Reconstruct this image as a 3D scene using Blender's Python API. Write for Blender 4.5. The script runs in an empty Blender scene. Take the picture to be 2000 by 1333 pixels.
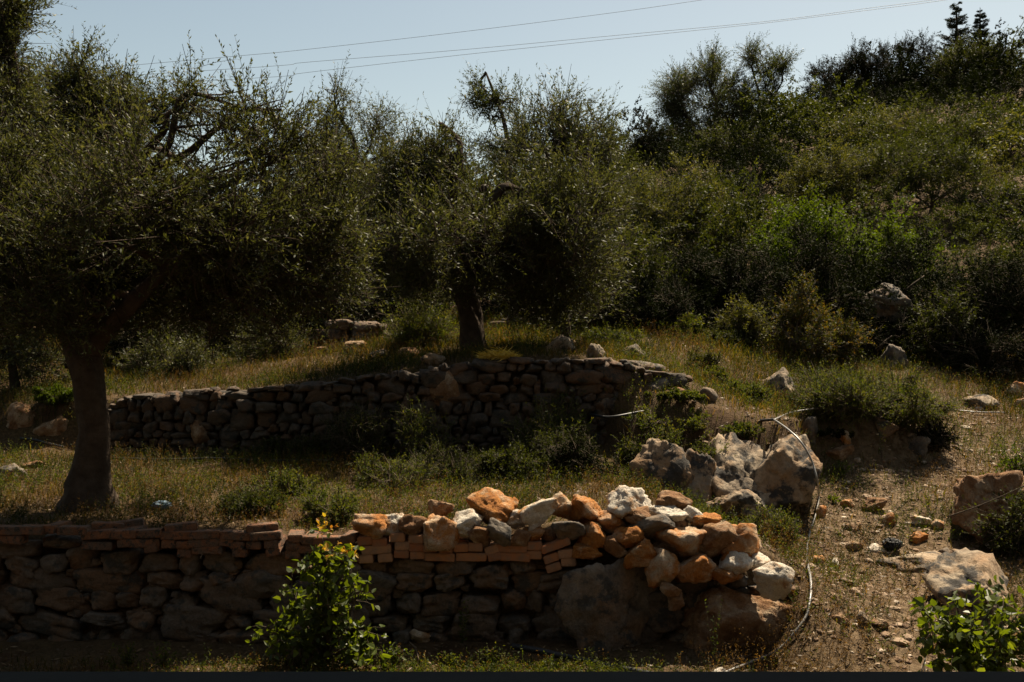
import bpy, bmesh, math, random
import numpy as np
from mathutils import Vector, Matrix

# ------------------------------------------------------------------ scene, camera, light
scene = bpy.context.scene
COL = scene.collection
R = math.radians
F = 1944.0                       # focal length in pixels of the 2000 px wide photograph (35 mm lens)
CAMZ = 2.27
cd = bpy.data.cameras.new('camera')
cd.lens = 35.0
cd.sensor_width = 36.0
cd.clip_start = 0.05
cd.clip_end = 2000.0
cam = bpy.data.objects.new('camera', cd)
COL.objects.link(cam)
cam.location = (0, 0, CAMZ)
cam.rotation_euler = (R(90), 0, 0)
scene.camera = cam

SUN_EL, SUN_AZ = R(57), R(34)    # azimuth measured from +Y (into the picture) towards +X
world = bpy.data.worlds.new('World')
scene.world = world
world.use_nodes = True
wn = world.node_tree.nodes
wl = world.node_tree.links
sky = wn.new('ShaderNodeTexSky')
sky.sky_type = 'NISHITA'
sky.sun_disc = False
sky.sun_elevation = SUN_EL
sky.sun_rotation = SUN_AZ
sky.air_density = 1.0
sky.dust_density = 1.0
sky.ozone_density = 1.5
wn['Background'].inputs['Strength'].default_value = 0.0515
tint = wn.new('ShaderNodeMix'); tint.data_type = 'RGBA'; tint.blend_type = 'MULTIPLY'
tint.inputs[0].default_value = 1.0; tint.inputs[7].default_value = (1.19, 1.02, 0.76, 1)
wl.new(sky.outputs[0], tint.inputs[6]); wl.new(tint.outputs[2], wn['Background'].inputs['Color'])
sd = bpy.data.lights.new('sun', 'SUN')
sd.energy = 5.0
sd.angle = R(0.5)
sd.color = (1.0, 0.86, 0.66)
sun = bpy.data.objects.new('sun', sd)
COL.objects.link(sun)
to_sun = Vector((math.sin(SUN_AZ) * math.cos(SUN_EL), math.cos(SUN_AZ) * math.cos(SUN_EL), math.sin(SUN_EL)))
sun.rotation_euler = to_sun.to_track_quat('Z', 'Y').to_euler()
sun.location = (10, 30, 40)

scene.view_settings.view_transform = 'Standard'
scene.view_settings.look = 'None'
scene.view_settings.exposure = 1.45
scene.view_settings.gamma = 1.0
scene.cycles.max_bounces = 6
scene.cycles.transparent_max_bounces = 4
scene.cycles.filter_width = 1.5
scene.cycles.use_denoising = True

# ------------------------------------------------------------------ helpers
def P(px, py, d):
    """point seen at photograph pixel (px, py), d metres in front of the window"""
    return np.array([(px - 1000.0) / F * d, d, CAMZ - (py - 666.5) / F * d])

def smooth(t):
    t = np.clip(t, 0, 1)
    return t * t * (3 - 2 * t)

def _hash(ix, iy, iz, seed):
    h = (ix * 374761393 + iy * 668265263 + iz * 2147483647 + seed * 974634777) & 0xffffffff
    h = ((h ^ (h >> 13)) * 1274126177) & 0xffffffff
    h = ((h ^ (h >> 16)) * 2246822519) & 0xffffffff
    return ((h ^ (h >> 15)) & 0xffffff) / float(0xffffff)

def vnoise(p, seed=0):
    p = np.asarray(p, float)
    i = np.floor(p).astype(np.int64)
    f = p - i
    f = f * f * (3 - 2 * f)
    out = 0
    for dx in (0, 1):
        for dy in (0, 1):
            for dz in (0, 1):
                w = (f[:, 0] if dx else 1 - f[:, 0]) * (f[:, 1] if dy else 1 - f[:, 1]) * (f[:, 2] if dz else 1 - f[:, 2])
                out = out + w * _hash(i[:, 0] + dx, i[:, 1] + dy, i[:, 2] + dz, seed)
    return out * 2 - 1

def fbm(p, seed=0, octv=3, gain=0.5):
    p = np.asarray(p, float)
    a, s, out = 1.0, 0.0, 0
    for k in range(octv):
        out = out + a * vnoise(p * (2.03 ** k) + 17.3 * k, seed + k)
        s += a
        a *= gain
    return out / s

def fbm2(x, y, seed=0, octv=3):
    x = np.asarray(x, float); y = np.asarray(y, float)
    return fbm(np.stack([x.ravel(), y.ravel(), np.zeros(x.size)], 1), seed, octv).reshape(x.shape)

def mesh_np(name, V, faces_by_n, attrs=None, smooth_shade=False):
    """mesh from numpy: faces_by_n is a list of (k, n) index arrays"""
    me = bpy.data.meshes.new(name)
    V = np.asarray(V, np.float32)
    me.vertices.add(len(V))
    me.vertices.foreach_set('co', V.ravel())
    loops = np.concatenate([f.ravel() for f in faces_by_n]).astype(np.int32)
    tot = np.concatenate([np.full(len(f), f.shape[1]) for f in faces_by_n]).astype(np.int32)
    start = np.concatenate([[0], np.cumsum(tot)[:-1]]).astype(np.int32)
    me.loops.add(len(loops))
    me.loops.foreach_set('vertex_index', loops)
    me.polygons.add(len(tot))
    me.polygons.foreach_set('loop_start', start)
    try:
        me.polygons.foreach_set('loop_total', tot)
    except Exception:
        pass
    if attrs:
        for k, v in attrs.items():
            a = me.attributes.new(k, 'FLOAT', 'POINT')
            a.data.foreach_set('value', np.asarray(v, np.float32))
    me.polygons.foreach_set('use_smooth', np.full(len(tot), bool(smooth_shade)))
    me.update(calc_edges=True)
    return me

def link(name, me, mat=None, parent=None, loc=(0, 0, 0)):
    o = bpy.data.objects.new(name, me)
    if mat is not None:
        if not me.materials:
            me.materials.append(mat)
    COL.objects.link(o)
    o.location = loc
    if parent is not None:
        o.parent = parent
    return o

def tag(o, label=None, cat=None, group=None, kind=None):
    if label: o['label'] = label
    if cat: o['category'] = cat
    if group: o['group'] = group
    if kind: o['kind'] = kind
    return o

def empty(name, loc, label, cat, group=None):
    o = bpy.data.objects.new(name, None)
    o.empty_display_size = 0.2
    COL.objects.link(o)
    o.location = loc
    return tag(o, label, cat, group)

class Geo:
    """collects vertices and faces of one mesh"""
    def __init__(s):
        s.V, s.Q, s.T, s.A, s.n = [], [], [], [], 0
    def add(s, V, quads=None, tris=None, rnd=0.5):
        V = np.asarray(V, float)
        if quads is not None and len(quads): s.Q.append(np.asarray(quads, np.int64) + s.n)
        if tris is not None and len(tris): s.T.append(np.asarray(tris, np.int64) + s.n)
        s.V.append(V)
        s.A.append(np.broadcast_to(np.asarray(rnd, float), (len(V),)))
        s.n += len(V)
    def mesh(s, name, smooth_shade=False, origin=(0, 0, 0)):
        f = []
        if s.Q: f.append(np.concatenate(s.Q))
        if s.T: f.append(np.concatenate(s.T))
        return mesh_np(name, np.concatenate(s.V) - np.asarray(origin, float), f, {'rnd': np.concatenate(s.A)}, smooth_shade)

def unit(v):
    return v / np.maximum(np.linalg.norm(v, axis=-1, keepdims=True), 1e-9)

def tube(g, pts, radii, n=8, rough=0.0, seed=0, cap=True, ridge=0.0):
    pts = np.asarray(pts, float)
    m = len(pts)
    t = np.gradient(pts, axis=0)
    t = unit(t)
    ref = np.array([0.31, 0.12, 0.94])
    if abs(np.dot(t[0], ref)) > 0.9: ref = np.array([1.0, 0.1, 0.0])
    u = unit(np.cross(t, ref)); v = np.cross(t, u)
    a = np.arange(n) / n * 2 * np.pi
    radii = np.broadcast_to(np.asarray(radii, float), (m,))
    ring = (np.cos(a)[None, :, None] * u[:, None, :] + np.sin(a)[None, :, None] * v[:, None, :])
    V = pts[:, None, :] + ring * radii[:, None, None]
    if ridge:
        tw = np.linspace(0, 2.2, m)[:, None] + a[None, :]
        rd = .55 * np.sin(3 * tw + seed) + .45 * np.sin(5 * tw + 1.3 * seed) + .35 * np.sin(9 * tw - 2 * seed)
        V = V + ring * (rd * ridge * radii[:, None])[..., None]
    if rough:
        nn = fbm(np.concatenate([V.reshape(-1, 3) * [9, 9, 2.5]]), seed, 3).reshape(m, n, 1)
        V = V + ring * nn * rough * radii[:, None, None]
    i = np.arange(m - 1)[:, None] * n; j = np.arange(n)[None, :]
    q = np.stack([i + j, i + (j + 1) % n, i + n + (j + 1) % n, i + n + j], -1).reshape(-1, 4)
    Vf = V.reshape(-1, 3); tr = None
    if cap:
        Vf = np.concatenate([Vf, pts[:1], pts[-1:]])
        k = np.arange(n)
        tr = np.concatenate([np.stack([(k + 1) % n, k, np.full(n, m * n)], 1),
                             np.stack([(m - 1) * n + k, (m - 1) * n + (k + 1) % n, np.full(n, m * n + 1)], 1)])
    g.add(Vf, q, tr)

def spline(ctrl, n):
    """Catmull-Rom through control points"""
    c = np.asarray(ctrl, float)
    c = np.concatenate([[2 * c[0] - c[1]], c, [2 * c[-1] - c[-2]]])
    m = len(c) - 3
    u = np.linspace(0, m, n); k = np.minimum(u.astype(int), m - 1); t = (u - k)[:, None]
    p0, p1, p2, p3 = c[k], c[k + 1], c[k + 2], c[k + 3]
    return 0.5 * ((2 * p1) + (-p0 + p2) * t + (2 * p0 - 5 * p1 + 4 * p2 - p3) * t ** 2 + (-p0 + 3 * p1 - 3 * p2 + p3) * t ** 3)

# ------------------------------------------------------------------ materials
def new_mat(name):
    m = bpy.data.materials.new(name); m.use_nodes = True
    nt = m.node_tree
    return m, nt, nt.nodes, nt.links, nt.nodes['Principled BSDF']

def ramp(nt, src, stops):
    r = nt.nodes.new('ShaderNodeValToRGB')
    e = r.color_ramp.elements
    while len(e) < len(stops): e.new(0.5)
    for k, (p, c) in enumerate(stops):
        e[k].position = p
        e[k].color = (c, c, c, 1) if not hasattr(c, '__len__') else (*c, 1)
    nt.links.new(src, r.inputs[0])
    return r.outputs[0]

def noise(nt, vec, scale, detail=5, rough=0.55, dist=0.0):
    n = nt.nodes.new('ShaderNodeTexNoise')
    n.inputs['Scale'].default_value = scale; n.inputs['Detail'].default_value = detail
    n.inputs['Roughness'].default_value = rough; n.inputs['Distortion'].default_value = dist
    if vec is not None: nt.links.new(vec, n.inputs['Vector'])
    return n.outputs['Fac']

def mixc(nt, fac, a, b):
    m = nt.nodes.new('ShaderNodeMix'); m.data_type = 'RGBA'
    for sock, v in ((m.inputs[0], fac), (m.inputs[6], a), (m.inputs[7], b)):
        if hasattr(v, 'is_linked'): nt.links.new(v, sock)
        elif hasattr(v, '__len__'): sock.default_value = (*v, 1)
        else: sock.default_value = v
    return m.outputs[2]

def bump(nt, h, bsdf, strength=0.4, dist=0.02, prev=None):
    b = nt.nodes.new('ShaderNodeBump')
    b.inputs['Strength'].default_value = strength; b.inputs['Distance'].default_value = dist
    nt.links.new(h, b.inputs['Height'])
    if prev is not None: nt.links.new(prev, b.inputs['Normal'])
    if bsdf is not None: nt.links.new(b.outputs[0], bsdf.inputs['Normal'])
    return b.outputs[0]

def coords(nt, kind='Object'):
    return nt.nodes.new('ShaderNodeTexCoord').outputs[kind]

def mat_leaf(name, c1, c2, c3, trans=0.35, tcol=None, rough=0.42, spec=0.5):
    m, nt, nd, lk, b = new_mat(name)
    at = nd.new('ShaderNodeAttribute'); at.attribute_name = 'rnd'
    col = ramp(nt, at.outputs['Fac'], [(0.0, c1), (0.55, c2), (1.0, c3)])
    lk.new(col, b.inputs['Base Color'])
    b.inputs['Roughness'].default_value = rough
    b.inputs['Specular IOR Level'].default_value = spec
    tr = nd.new('ShaderNodeBsdfTranslucent')
    k = tcol or (1.4, 1.5, 0.6)
    mul = nd.new('ShaderNodeMix'); mul.data_type = 'RGBA'; mul.blend_type = 'MULTIPLY'
    mul.inputs[0].default_value = 1.0; lk.new(col, mul.inputs[6]); mul.inputs[7].default_value = (*k, 1)
    lk.new(mul.outputs[2], tr.inputs['Color'])
    mx = nd.new('ShaderNodeMixShader'); mx.inputs[0].default_value = trans
    lk.new(b.outputs[0], mx.inputs[1]); lk.new(tr.outputs[0], mx.inputs[2])
    lk.new(mx.outputs[0], nd['Material Output'].inputs['Surface'])
    return m

def mat_rock(name, base, second, stain, amount=0.5, scale=4.0, lichen=None, bumpy=0.6, cell=False, lt=.52):
    m, nt, nd, lk, b = new_mat(name)
    co = coords(nt)
    oi = nd.new('ShaderNodeObjectInfo')
    off = nd.new('ShaderNodeVectorMath'); off.operation = 'MULTIPLY_ADD'
    lk.new(oi.outputs['Random'], off.inputs[0]); off.inputs[1].default_value = (37, 53, 71); lk.new(co, off.inputs[2])
    v = off.outputs[0]
    c = mixc(nt, ramp(nt, noise(nt, v, scale * 1.7, 6, 0.6), [(0.35, 0), (0.65, 1)]), base, second)
    st = ramp(nt, noise(nt, v, scale, 7, 0.62, 0.4), [(max(0.0, 0.62 - amount * 0.4), 0), (min(1.0, 0.76 - amount * 0.3), 1)])
    c = mixc(nt, st, c, stain)
    if cell:
        at = nd.new('ShaderNodeAttribute'); at.attribute_name = 'rnd'
        c = mixc(nt, ramp(nt, at.outputs['Fac'], [(0.0, 0.0), (1.0, 0.85)]), c, stain)
        a2 = nd.new('ShaderNodeAttribute'); a2.attribute_name = 'soil'
        c = mixc(nt, a2.outputs['Fac'], c, (0.07, 0.052, 0.036))
    if lichen:
        li = ramp(nt, noise(nt, v, scale * 2.3, 8, 0.7), [(lt, 0), (lt + .07, 1)])
        c = mixc(nt, li, c, lichen)
    sp = ramp(nt, noise(nt, v, scale * 14, 4, 0.7), [(0.3, 0.55), (0.6, 1.0)])
    mul = nd.new('ShaderNodeMix'); mul.data_type = 'RGBA'; mul.blend_type = 'MULTIPLY'; mul.inputs[0].default_value = 0.8
    lk.new(c, mul.inputs[6]); lk.new(sp, mul.inputs[7])
    lk.new(mul.outputs[2], b.inputs['Base Color'])
    b.inputs['Roughness'].default_value = 0.9
    b.inputs['Specular IOR Level'].default_value = 0.2
    n1 = bump(nt, noise(nt, v, scale * 5, 9, 0.65), None, bumpy, 0.05)
    bump(nt, noise(nt, v, scale * 22, 5, 0.7), b, bumpy * 0.8, 0.012, n1)
    return m

def mat_simple(name, c1, c2, scale=20, rough=0.7, bumpy=0.3, spec=0.3, metal=0.0):
    m, nt, nd, lk, b = new_mat(name)
    co = coords(nt)
    f = noise(nt, co, scale, 6, 0.6)
    lk.new(mixc(nt, ramp(nt, f, [(0.3, 0), (0.7, 1)]), c1, c2), b.inputs['Base Color'])
    b.inputs['Roughness'].default_value = rough
    b.inputs['Specular IOR Level'].default_value = spec
    b.inputs['Metallic'].default_value = metal
    bump(nt, noise(nt, co, scale * 2.5, 6, 0.65), b, bumpy, 0.02)
    return m

M = {}
M['olive'] = mat_leaf('olive_leaf', (0.026, 0.032, 0.011), (0.048, 0.055, 0.019), (0.10, 0.10, 0.048), 0.34, (1.5, 1.42, 0.55), 0.55, 0.13)
M['olive_far'] = mat_leaf('olive_leaf_far', (0.026, 0.034, 0.012), (0.05, 0.058, 0.02), (0.09, 0.095, 0.04), 0.32, (1.4, 1.4, 0.45), 0.55, 0.15)
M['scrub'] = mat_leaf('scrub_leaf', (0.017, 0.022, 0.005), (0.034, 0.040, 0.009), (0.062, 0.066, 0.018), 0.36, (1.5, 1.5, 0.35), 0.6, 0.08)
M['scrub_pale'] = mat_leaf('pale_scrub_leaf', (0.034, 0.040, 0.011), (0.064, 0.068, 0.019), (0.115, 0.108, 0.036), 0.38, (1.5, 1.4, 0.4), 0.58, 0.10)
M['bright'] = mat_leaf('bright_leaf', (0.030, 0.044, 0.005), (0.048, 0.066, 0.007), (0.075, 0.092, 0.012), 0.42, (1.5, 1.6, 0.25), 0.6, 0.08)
M['dark'] = mat_leaf('dark_leaf', (0.006, 0.008, 0.002), (0.010, 0.013, 0.0035), (0.018, 0.021, 0.006), 0.14, (1.3, 1.4, 0.35), 0.7, 0.02)  # very dark leaf colour; also puts the thicket's shade into its bushes
M['rust'] = mat_leaf('rusty_leaf', (0.028, 0.038, 0.008), (0.055, 0.058, 0.012), (0.15, 0.085, 0.018), 0.4, (1.4, 1.25, 0.35), 0.6, 0.10)
M['herb'] = mat_leaf('herb_leaf', (0.028, 0.044, 0.008), (0.056, 0.070, 0.013), (0.11, 0.10, 0.025), 0.45, (1.6, 1.5, 0.35), 0.6, 0.10)
M['broad'] = mat_leaf('broad_leaf', (0.036, 0.052, 0.008), (0.060, 0.082, 0.012), (0.095, 0.115, 0.020), 0.5, (1.8, 1.7, 0.3), 0.42, 0.3)
M['young'] = mat_leaf('young_leaf', (0.26, 0.11, 0.02), (0.34, 0.21, 0.02), (0.38, 0.32, 0.04), 0.45, (1.3, 1.2, 0.5), 0.5, 0.3)
M['conifer'] = mat_leaf('conifer_needle', (0.010, 0.015, 0.009), (0.016, 0.023, 0.012), (0.024, 0.033, 0.016), 0.10, (1.2, 1.3, 0.5), 0.7, 0.1)
M['grass'] = mat_leaf('green_grass', (0.020, 0.027, 0.006), (0.040, 0.043, 0.010), (0.085, 0.068, 0.019), 0.5, (1.8, 1.5, 0.35), 0.6, 0.15)
M['straw'] = mat_leaf('dry_grass', (0.070, 0.046, 0.012), (0.125, 0.085, 0.022), (0.20, 0.145, 0.046), 0.5, (1.5, 1.2, 0.45), 0.6, 0.15)
M['dark_herb'] = mat_leaf('dark_herb_leaf', (0.014, 0.020, 0.005), (0.026, 0.033, 0.008), (0.05, 0.05, 0.014), 0.35, (1.5, 1.4, 0.4), 0.6, 0.08)
M['dry_herb'] = mat_leaf('dry_herb_leaf', (0.055, 0.032, 0.011), (0.105, 0.062, 0.020), (0.19, 0.12, 0.042), 0.4, (1.3, 1.1, 0.5), 0.6, 0.1)
M['bark'] = mat_simple('olive_bark', (0.030, 0.022, 0.016), (0.075, 0.056, 0.041), 9, 0.95, 1.0, 0.05)
M['twig'] = mat_simple('twig_bark', (0.06, 0.045, 0.032), (0.11, 0.085, 0.06), 20, 0.9, 0.4, 0.1)
M['white_rock'] = mat_rock('white_limestone', (0.78, 0.72, 0.61), (0.62, 0.53, 0.41), (0.46, 0.23, 0.08), 0.24, 7, None, 0.9)
M['orange_rock'] = mat_rock('orange_limestone', (0.46, 0.19, 0.042), (0.30, 0.11, 0.026), (0.52, 0.38, 0.24), 0.28, 7, None, 0.9)
M['mixed_rock'] = mat_rock('stained_limestone', (0.64, 0.53, 0.39), (0.42, 0.27, 0.14), (0.45, 0.18, 0.045), 0.58, 7, None, 0.9)
M['brown_rock'] = mat_rock('brown_limestone', (0.30, 0.165, 0.075), (0.19, 0.092, 0.042), (0.42, 0.31, 0.20), 0.35, 7, None, 0.9)
M['grey_rock'] = mat_rock('grey_limestone', (0.18, 0.150, 0.115), (0.11, 0.090, 0.070), (0.17, 0.105, 0.058), 0.45, 2.6, (0.06, 0.055, 0.048))
M['pale_boulder'] = mat_rock('pale_boulder_stone', (0.33, 0.265, 0.185), (0.15, 0.115, 0.08), (0.24, 0.145, 0.075), 0.45, 1.5, (0.045, 0.040, 0.034), 0.8, False, .485)
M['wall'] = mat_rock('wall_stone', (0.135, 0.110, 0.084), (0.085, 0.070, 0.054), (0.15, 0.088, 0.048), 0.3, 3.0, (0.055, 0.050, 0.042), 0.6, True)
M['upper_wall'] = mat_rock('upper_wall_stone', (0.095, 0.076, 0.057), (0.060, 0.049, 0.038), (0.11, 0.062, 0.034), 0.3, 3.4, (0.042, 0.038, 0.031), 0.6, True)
# ------------------------------------------------------------------ terrain
def tps_fit(pts):
    p = np.asarray(pts, float); n = len(p)
    def U(r2): return np.where(r2 > 1e-12, 0.5 * r2 * np.log(np.maximum(r2, 1e-12)), 0)
    d2 = ((p[:, None, :2] - p[None, :, :2]) ** 2).sum(-1)
    A = np.zeros((n + 3, n + 3)); A[:n, :n] = U(d2) + np.eye(n) * 0.02
    A[:n, n] = 1; A[:n, n + 1:] = p[:, :2]; A[n, :n] = 1; A[n + 1:, :n] = p[:, :2].T
    w = np.linalg.solve(A, np.concatenate([p[:, 2], np.zeros(3)]))
    def f(x, y):
        out = w[n] + w[n + 1] * x + w[n + 2] * y
        for k in range(n):
            out = out + w[k] * U((x - p[k, 0]) ** 2 + (y - p[k, 1]) ** 2)
        return out
    return f

low = tps_fit([(-7, 7.7, .80), (-3, 7.7, .80), (0, 7.7, .82), (1.5, 7.7, .86), (-7, 9, .84), (-3, 9, .85), (0, 9, .9), (1.3, 9, .86),
               (-7, 11.5, .98), (-3, 11.5, .99), (0, 11, 1.03), (.9, 10.6, 1.08), (2.3, 9, .50), (2.2, 9.9, .6), (2.9, 9.9, .6),
               (2.4, 6.6, .0), (2.8, 6.6, 0), (5, 6.6, 0), (7, 6.6, .02), (2.8, 8.6, .31), (5, 8.6, .34), (7, 8.6, .40), (3, 10, .57), (5, 10, .6), (7, 10, .65),
               (3.5, 11.3, .84), (5, 11.5, .88), (7, 11.5, .92), (4.5, 13.5, 1.2), (7, 13.5, 1.27), (5, 15, 1.5), (8, 15, 1.6), (-7, 15, 1.2), (0, 15, 1.3)])
high = tps_fit([(-8, 11.9, 1.35), (-6, 11.9, 1.45), (-4.5, 11.8, 1.58), (-2.3, 11.6, 1.76), (-.5, 11.4, 2.0), (0.3, 11.3, 2.04), (1, 11.1, 2.0), (1.7, 11.1, 1.85),
                (1.3, 10.4, 1.5), (2.2, 10.1, 1.42), (2.9, 10.1, 1.42), (3.3, 11.5, 1.40), (4.5, 11.6, 1.3), (5.2, 11.6, 1.0), (7, 11.5, .95),
                (-8, 13, 1.6), (-5, 13, 1.7), (-2.5, 13, 1.9), (-.5, 13, 2.12), (1, 13, 2.12), (2.7, 13, 2.02), (4.5, 13.5, 1.6), (6.5, 13.5, 1.32),
                (-8, 15, 2.0), (-3, 15, 2.25), (0, 15, 2.4), (3, 15, 2.42), (5, 15.5, 2.1), (7.5, 15.5, 1.75),
                (-11, 19, 2.5), (-3, 19, 3.0), (2, 19, 3.1), (6, 19, 2.75), (10, 19, 2.7),
                (-18, 30, 3.5), (-5, 30, 5), (3, 30, 6.2), (9, 30, 7.2), (16, 30, 7.8),
                (-30, 45, 5), (-8, 45, 7.4), (2, 45, 9), (8, 45, 10.6), (14, 45, 12.2), (18, 45, 13.4), (26, 45, 13.6),
                (-35, 60, 5), (0, 60, 9), (15, 60, 12), (32, 60, 13)])
EDGE2 = np.array([(-9, 11.95), (-4.5, 11.75), (-2, 11.45), (0, 11.25), (1.0, 11.05), (1.25, 10.35), (2.0, 10.02), (3.0, 10.02), (3.25, 11.2), (4.7, 11.5), (6, 11.6), (60, 11.8)])
WALL_Y = 7.5
WALL_END = 2.05

def G(x, y, detail=True):
    x = np.asarray(x, float); y = np.asarray(y, float)
    xc = np.clip(x, -34, 34); yc = np.clip(y, 6.5, 60)
    zl = low(np.clip(xc, -9, 9), np.clip(yc, 6.5, 16))
    zh = high(xc, np.maximum(yc, 10.0))
    e = np.interp(xc, EDGE2[:, 0], EDGE2[:, 1])
    s = smooth((yc - e) / np.interp(xc, [.7, 1.2, 3.2, 3.8], [.34, 1.0, .7, .5]) + 0.35)
    z = zl * (1 - s) + zh * s
    wx = 1 - smooth((x - WALL_END + 0.25) / 0.5)
    s1 = smooth((y - 7.57) / 0.10)
    front = 0.02 * (y - 6.6)
    z = z * (1 - wx) + wx * (front * (1 - s1) + z * s1)
    z = np.where(y < 6.5, np.where(x < 2.4, front, np.minimum(z, 0.05)), z)
    z = np.where(y > 60, z - (y - 60) * 0.06, z)
    z = np.where(np.abs(x) > 34, z - (np.abs(x) - 34) * 0.04, z)
    if detail:
        a = 0.03 + 0.012 * np.clip(y - 9, 0, 30)
        z = z + a * fbm2(x * 1.1, y * 1.1, 3, 3) + 0.018 * fbm2(x * 5.5, y * 5.5, 9, 2)
    return z

def g1(x, y):
    return float(G(np.array([x]), np.array([y]))[0])

_D = np.concatenate([np.arange(5.5, 24, 0.03), np.arange(24, 70, 0.15)])
def hit(px, py, dmin=5.5):
    """where the ray through a photograph pixel meets the ground"""
    d = _D[_D >= dmin]
    x = (px - 1000) / F * d; z = CAMZ - (py - 666.5) / F * d
    k = np.nonzero(G(x, d) >= z)[0]
    k = k[0] if len(k) else len(d) - 1
    return np.array([x[k], d[k], float(G(x[k:k + 1], d[k:k + 1])[0])])

def graded(lo, fine0, fine1, hi, step, grow=1.12):
    mid = list(np.arange(fine0, fine1 + 1e-6, step))
    a, s = fine0, step
    left = []
    while a > lo:
        s *= grow; a -= s; left.append(a)
    b, s = fine1, step
    right = []
    while b < hi:
        s *= grow; b += s; right.append(b)
    return np.array(left[::-1] + mid + right)

gx = graded(-400, -7.5, 7.8, 400, 0.05, 1.07)
gy = graded(-60, 6.3, 16.5, 600, 0.045, 1.05)
GX, GY = np.meshgrid(gx, gy)
GZ = G(GX, GY)
nx, ny = len(gx), len(gy)
ii = np.arange(ny - 1)[:, None] * nx + np.arange(nx - 1)[None, :]
quads = np.stack([ii, ii + 1, ii + nx + 1, ii + nx], -1).reshape(-1, 4)
# how trodden and bare the soil is: the path climbing on the right
def bare(x, y):
    pathx = np.interp(y, [6, 8, 9, 10, 11, 12.5, 14, 17], [2.9, 3.1, 3.25, 3.7, 4.4, 5.4, 6.0, 7.2])
    w = np.interp(y, [6, 8, 10, 12, 16], [0.9, 1.3, 1.2, 1.0, 1.5])
    v = np.exp(-((x - pathx) / w) ** 2)
    return np.clip(v + 0.35 * fbm2(x * 1.3, y * 1.3, 21, 3), 0, 1)

m, nt, nd, lk, b = new_mat('soil')
co = coords(nt)
n1 = noise(nt, co, 1.6, 8, 0.62)
n2 = noise(nt, co, 9.0, 8, 0.65)
n3 = noise(nt, co, 45.0, 5, 0.7)
at = nd.new('ShaderNodeAttribute'); at.attribute_name = 'bare'
soil = mixc(nt, ramp(nt, n2, [(0.35, 0), (0.65, 1)]), (0.050, 0.029, 0.014), (0.092, 0.054, 0.026))
litter = mixc(nt, ramp(nt, n3, [(0.40, 0), (0.62, 1)]), (0.050, 0.036, 0.018), (0.13, 0.085, 0.04))
base = mixc(nt, ramp(nt, n1, [(0.38, 0), (0.6, 1)]), soil, litter)
stony = mixc(nt, ramp(nt, n2, [(0.42, 0), (0.58, 1)]), (0.075, 0.047, 0.023), (0.155, 0.108, 0.062))
c = mixc(nt, at.outputs['Fac'], base, stony)
lk.new(c, b.inputs['Base Color'])
b.inputs['Roughness'].default_value = 0.95
b.inputs['Specular IOR Level'].default_value = 0.1
q = bump(nt, n2, None, 0.7, 0.10)
bump(nt, n3, b, 0.8, 0.03, q)
M['soil'] = m
me = mesh_np('ground', np.stack([GX.ravel(), GY.ravel(), GZ.ravel()], 1), [quads], {'bare': bare(GX, GY).ravel()}, True)
tag(link('ground', me, M['soil']), 'dry earth terraces and stony path climbing the hillside', 'ground', None, 'structure')

# ------------------------------------------------------------------ stones
def ico(sub):
    bm = bmesh.new(); bmesh.ops.create_icosphere(bm, subdivisions=sub, radius=1.0)
    V = np.array([v.co[:] for v in bm.verts]); Fc = np.array([[v.index for v in f.verts] for f in bm.faces])
    bm.free(); return unit(V), Fc
ICO = {k: ico(k) for k in (2, 3, 4, 5)}

def rock_shape(seed, sub=4, planes=13, sharp=40, rough=0.07, box=False, chip=.03):
    """an angular broken stone: the skin of a few cutting planes, weathered"""
    rs = np.random.RandomState(seed)
    D, Fc = ICO[sub]
    n = unit(rs.normal(size=(planes, 3))); hh = rs.uniform(0.62, 1.0, planes)
    if box:
        q = np.array([[1, 0, 0], [-1, 0, 0], [0, 1, 0], [0, -1, 0], [0, 0, 1], [0, 0, -1.]]) + rs.normal(size=(6, 3)) * .16
        n = np.concatenate([n, unit(q)]); hh = np.concatenate([hh * 1.12, rs.uniform(.72, .82, 6)])
    dots = np.maximum(D @ n.T, 1e-4) / hh
    r = np.minimum((dots ** sharp).sum(1) ** (-1.0 / sharp), 1.45)
    off = rs.uniform(0, 50, 3)
    V = D * r[:, None]
    big = fbm(V * 1.9 + off, seed, 3, 0.5)
    med = fbm(V * 5.5 + off, seed + 5, 3, .6)
    crack = np.abs(vnoise(V * 3.1 + off * 1.3, seed + 9))
    pits = np.clip(fbm(V * 11 + off, seed + 6, 2) - .15, 0, 1)
    f = 1 + rough * 1.9 * big + rough * 1.0 * med - rough * 1.1 * np.clip(1 - crack * 7, 0, 1) - rough * .9 * pits
    V = V * f[:, None]
    nc = 64 if sub >= 5 else 22
    cc = unit(rs.normal(size=(nc, 3))); Dj = unit(D + .10 * np.stack([vnoise(D * 6 + off + q, seed + q) for q in (1, 2, 3)], 1))
    k = (Dj @ cc.T).argmax(1); lev = rs.normal(0, 1, nc); tl = rs.normal(0, 1, (nc, 3))
    V = V * (1 + chip * (.55 * lev[k] + 1.6 * (tl[k] * (D - cc[k])).sum(1)))[:, None]
    ext = V.max(0) - V.min(0)
    return (V - (V.max(0) + V.min(0)) / 2) / ext, Fc

def rock_mesh(name, w, dp, h, seed, sub=4, planes=13, sharp=40, rough=0.07, flat_base=False, rot=None, chip=.035):
    V, Fc = rock_shape(seed, sub, planes, sharp, rough, chip=chip)
    V = V * np.array([w, dp, h])
    if rot:
        c, s = math.cos(rot), math.sin(rot)
        V = V @ np.array([[c, 0, -s], [0, 1, 0], [s, 0, c]])
    V[:, 2] -= V[:, 2].min()
    return mesh_np(name, V, [Fc], None, True)

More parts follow.
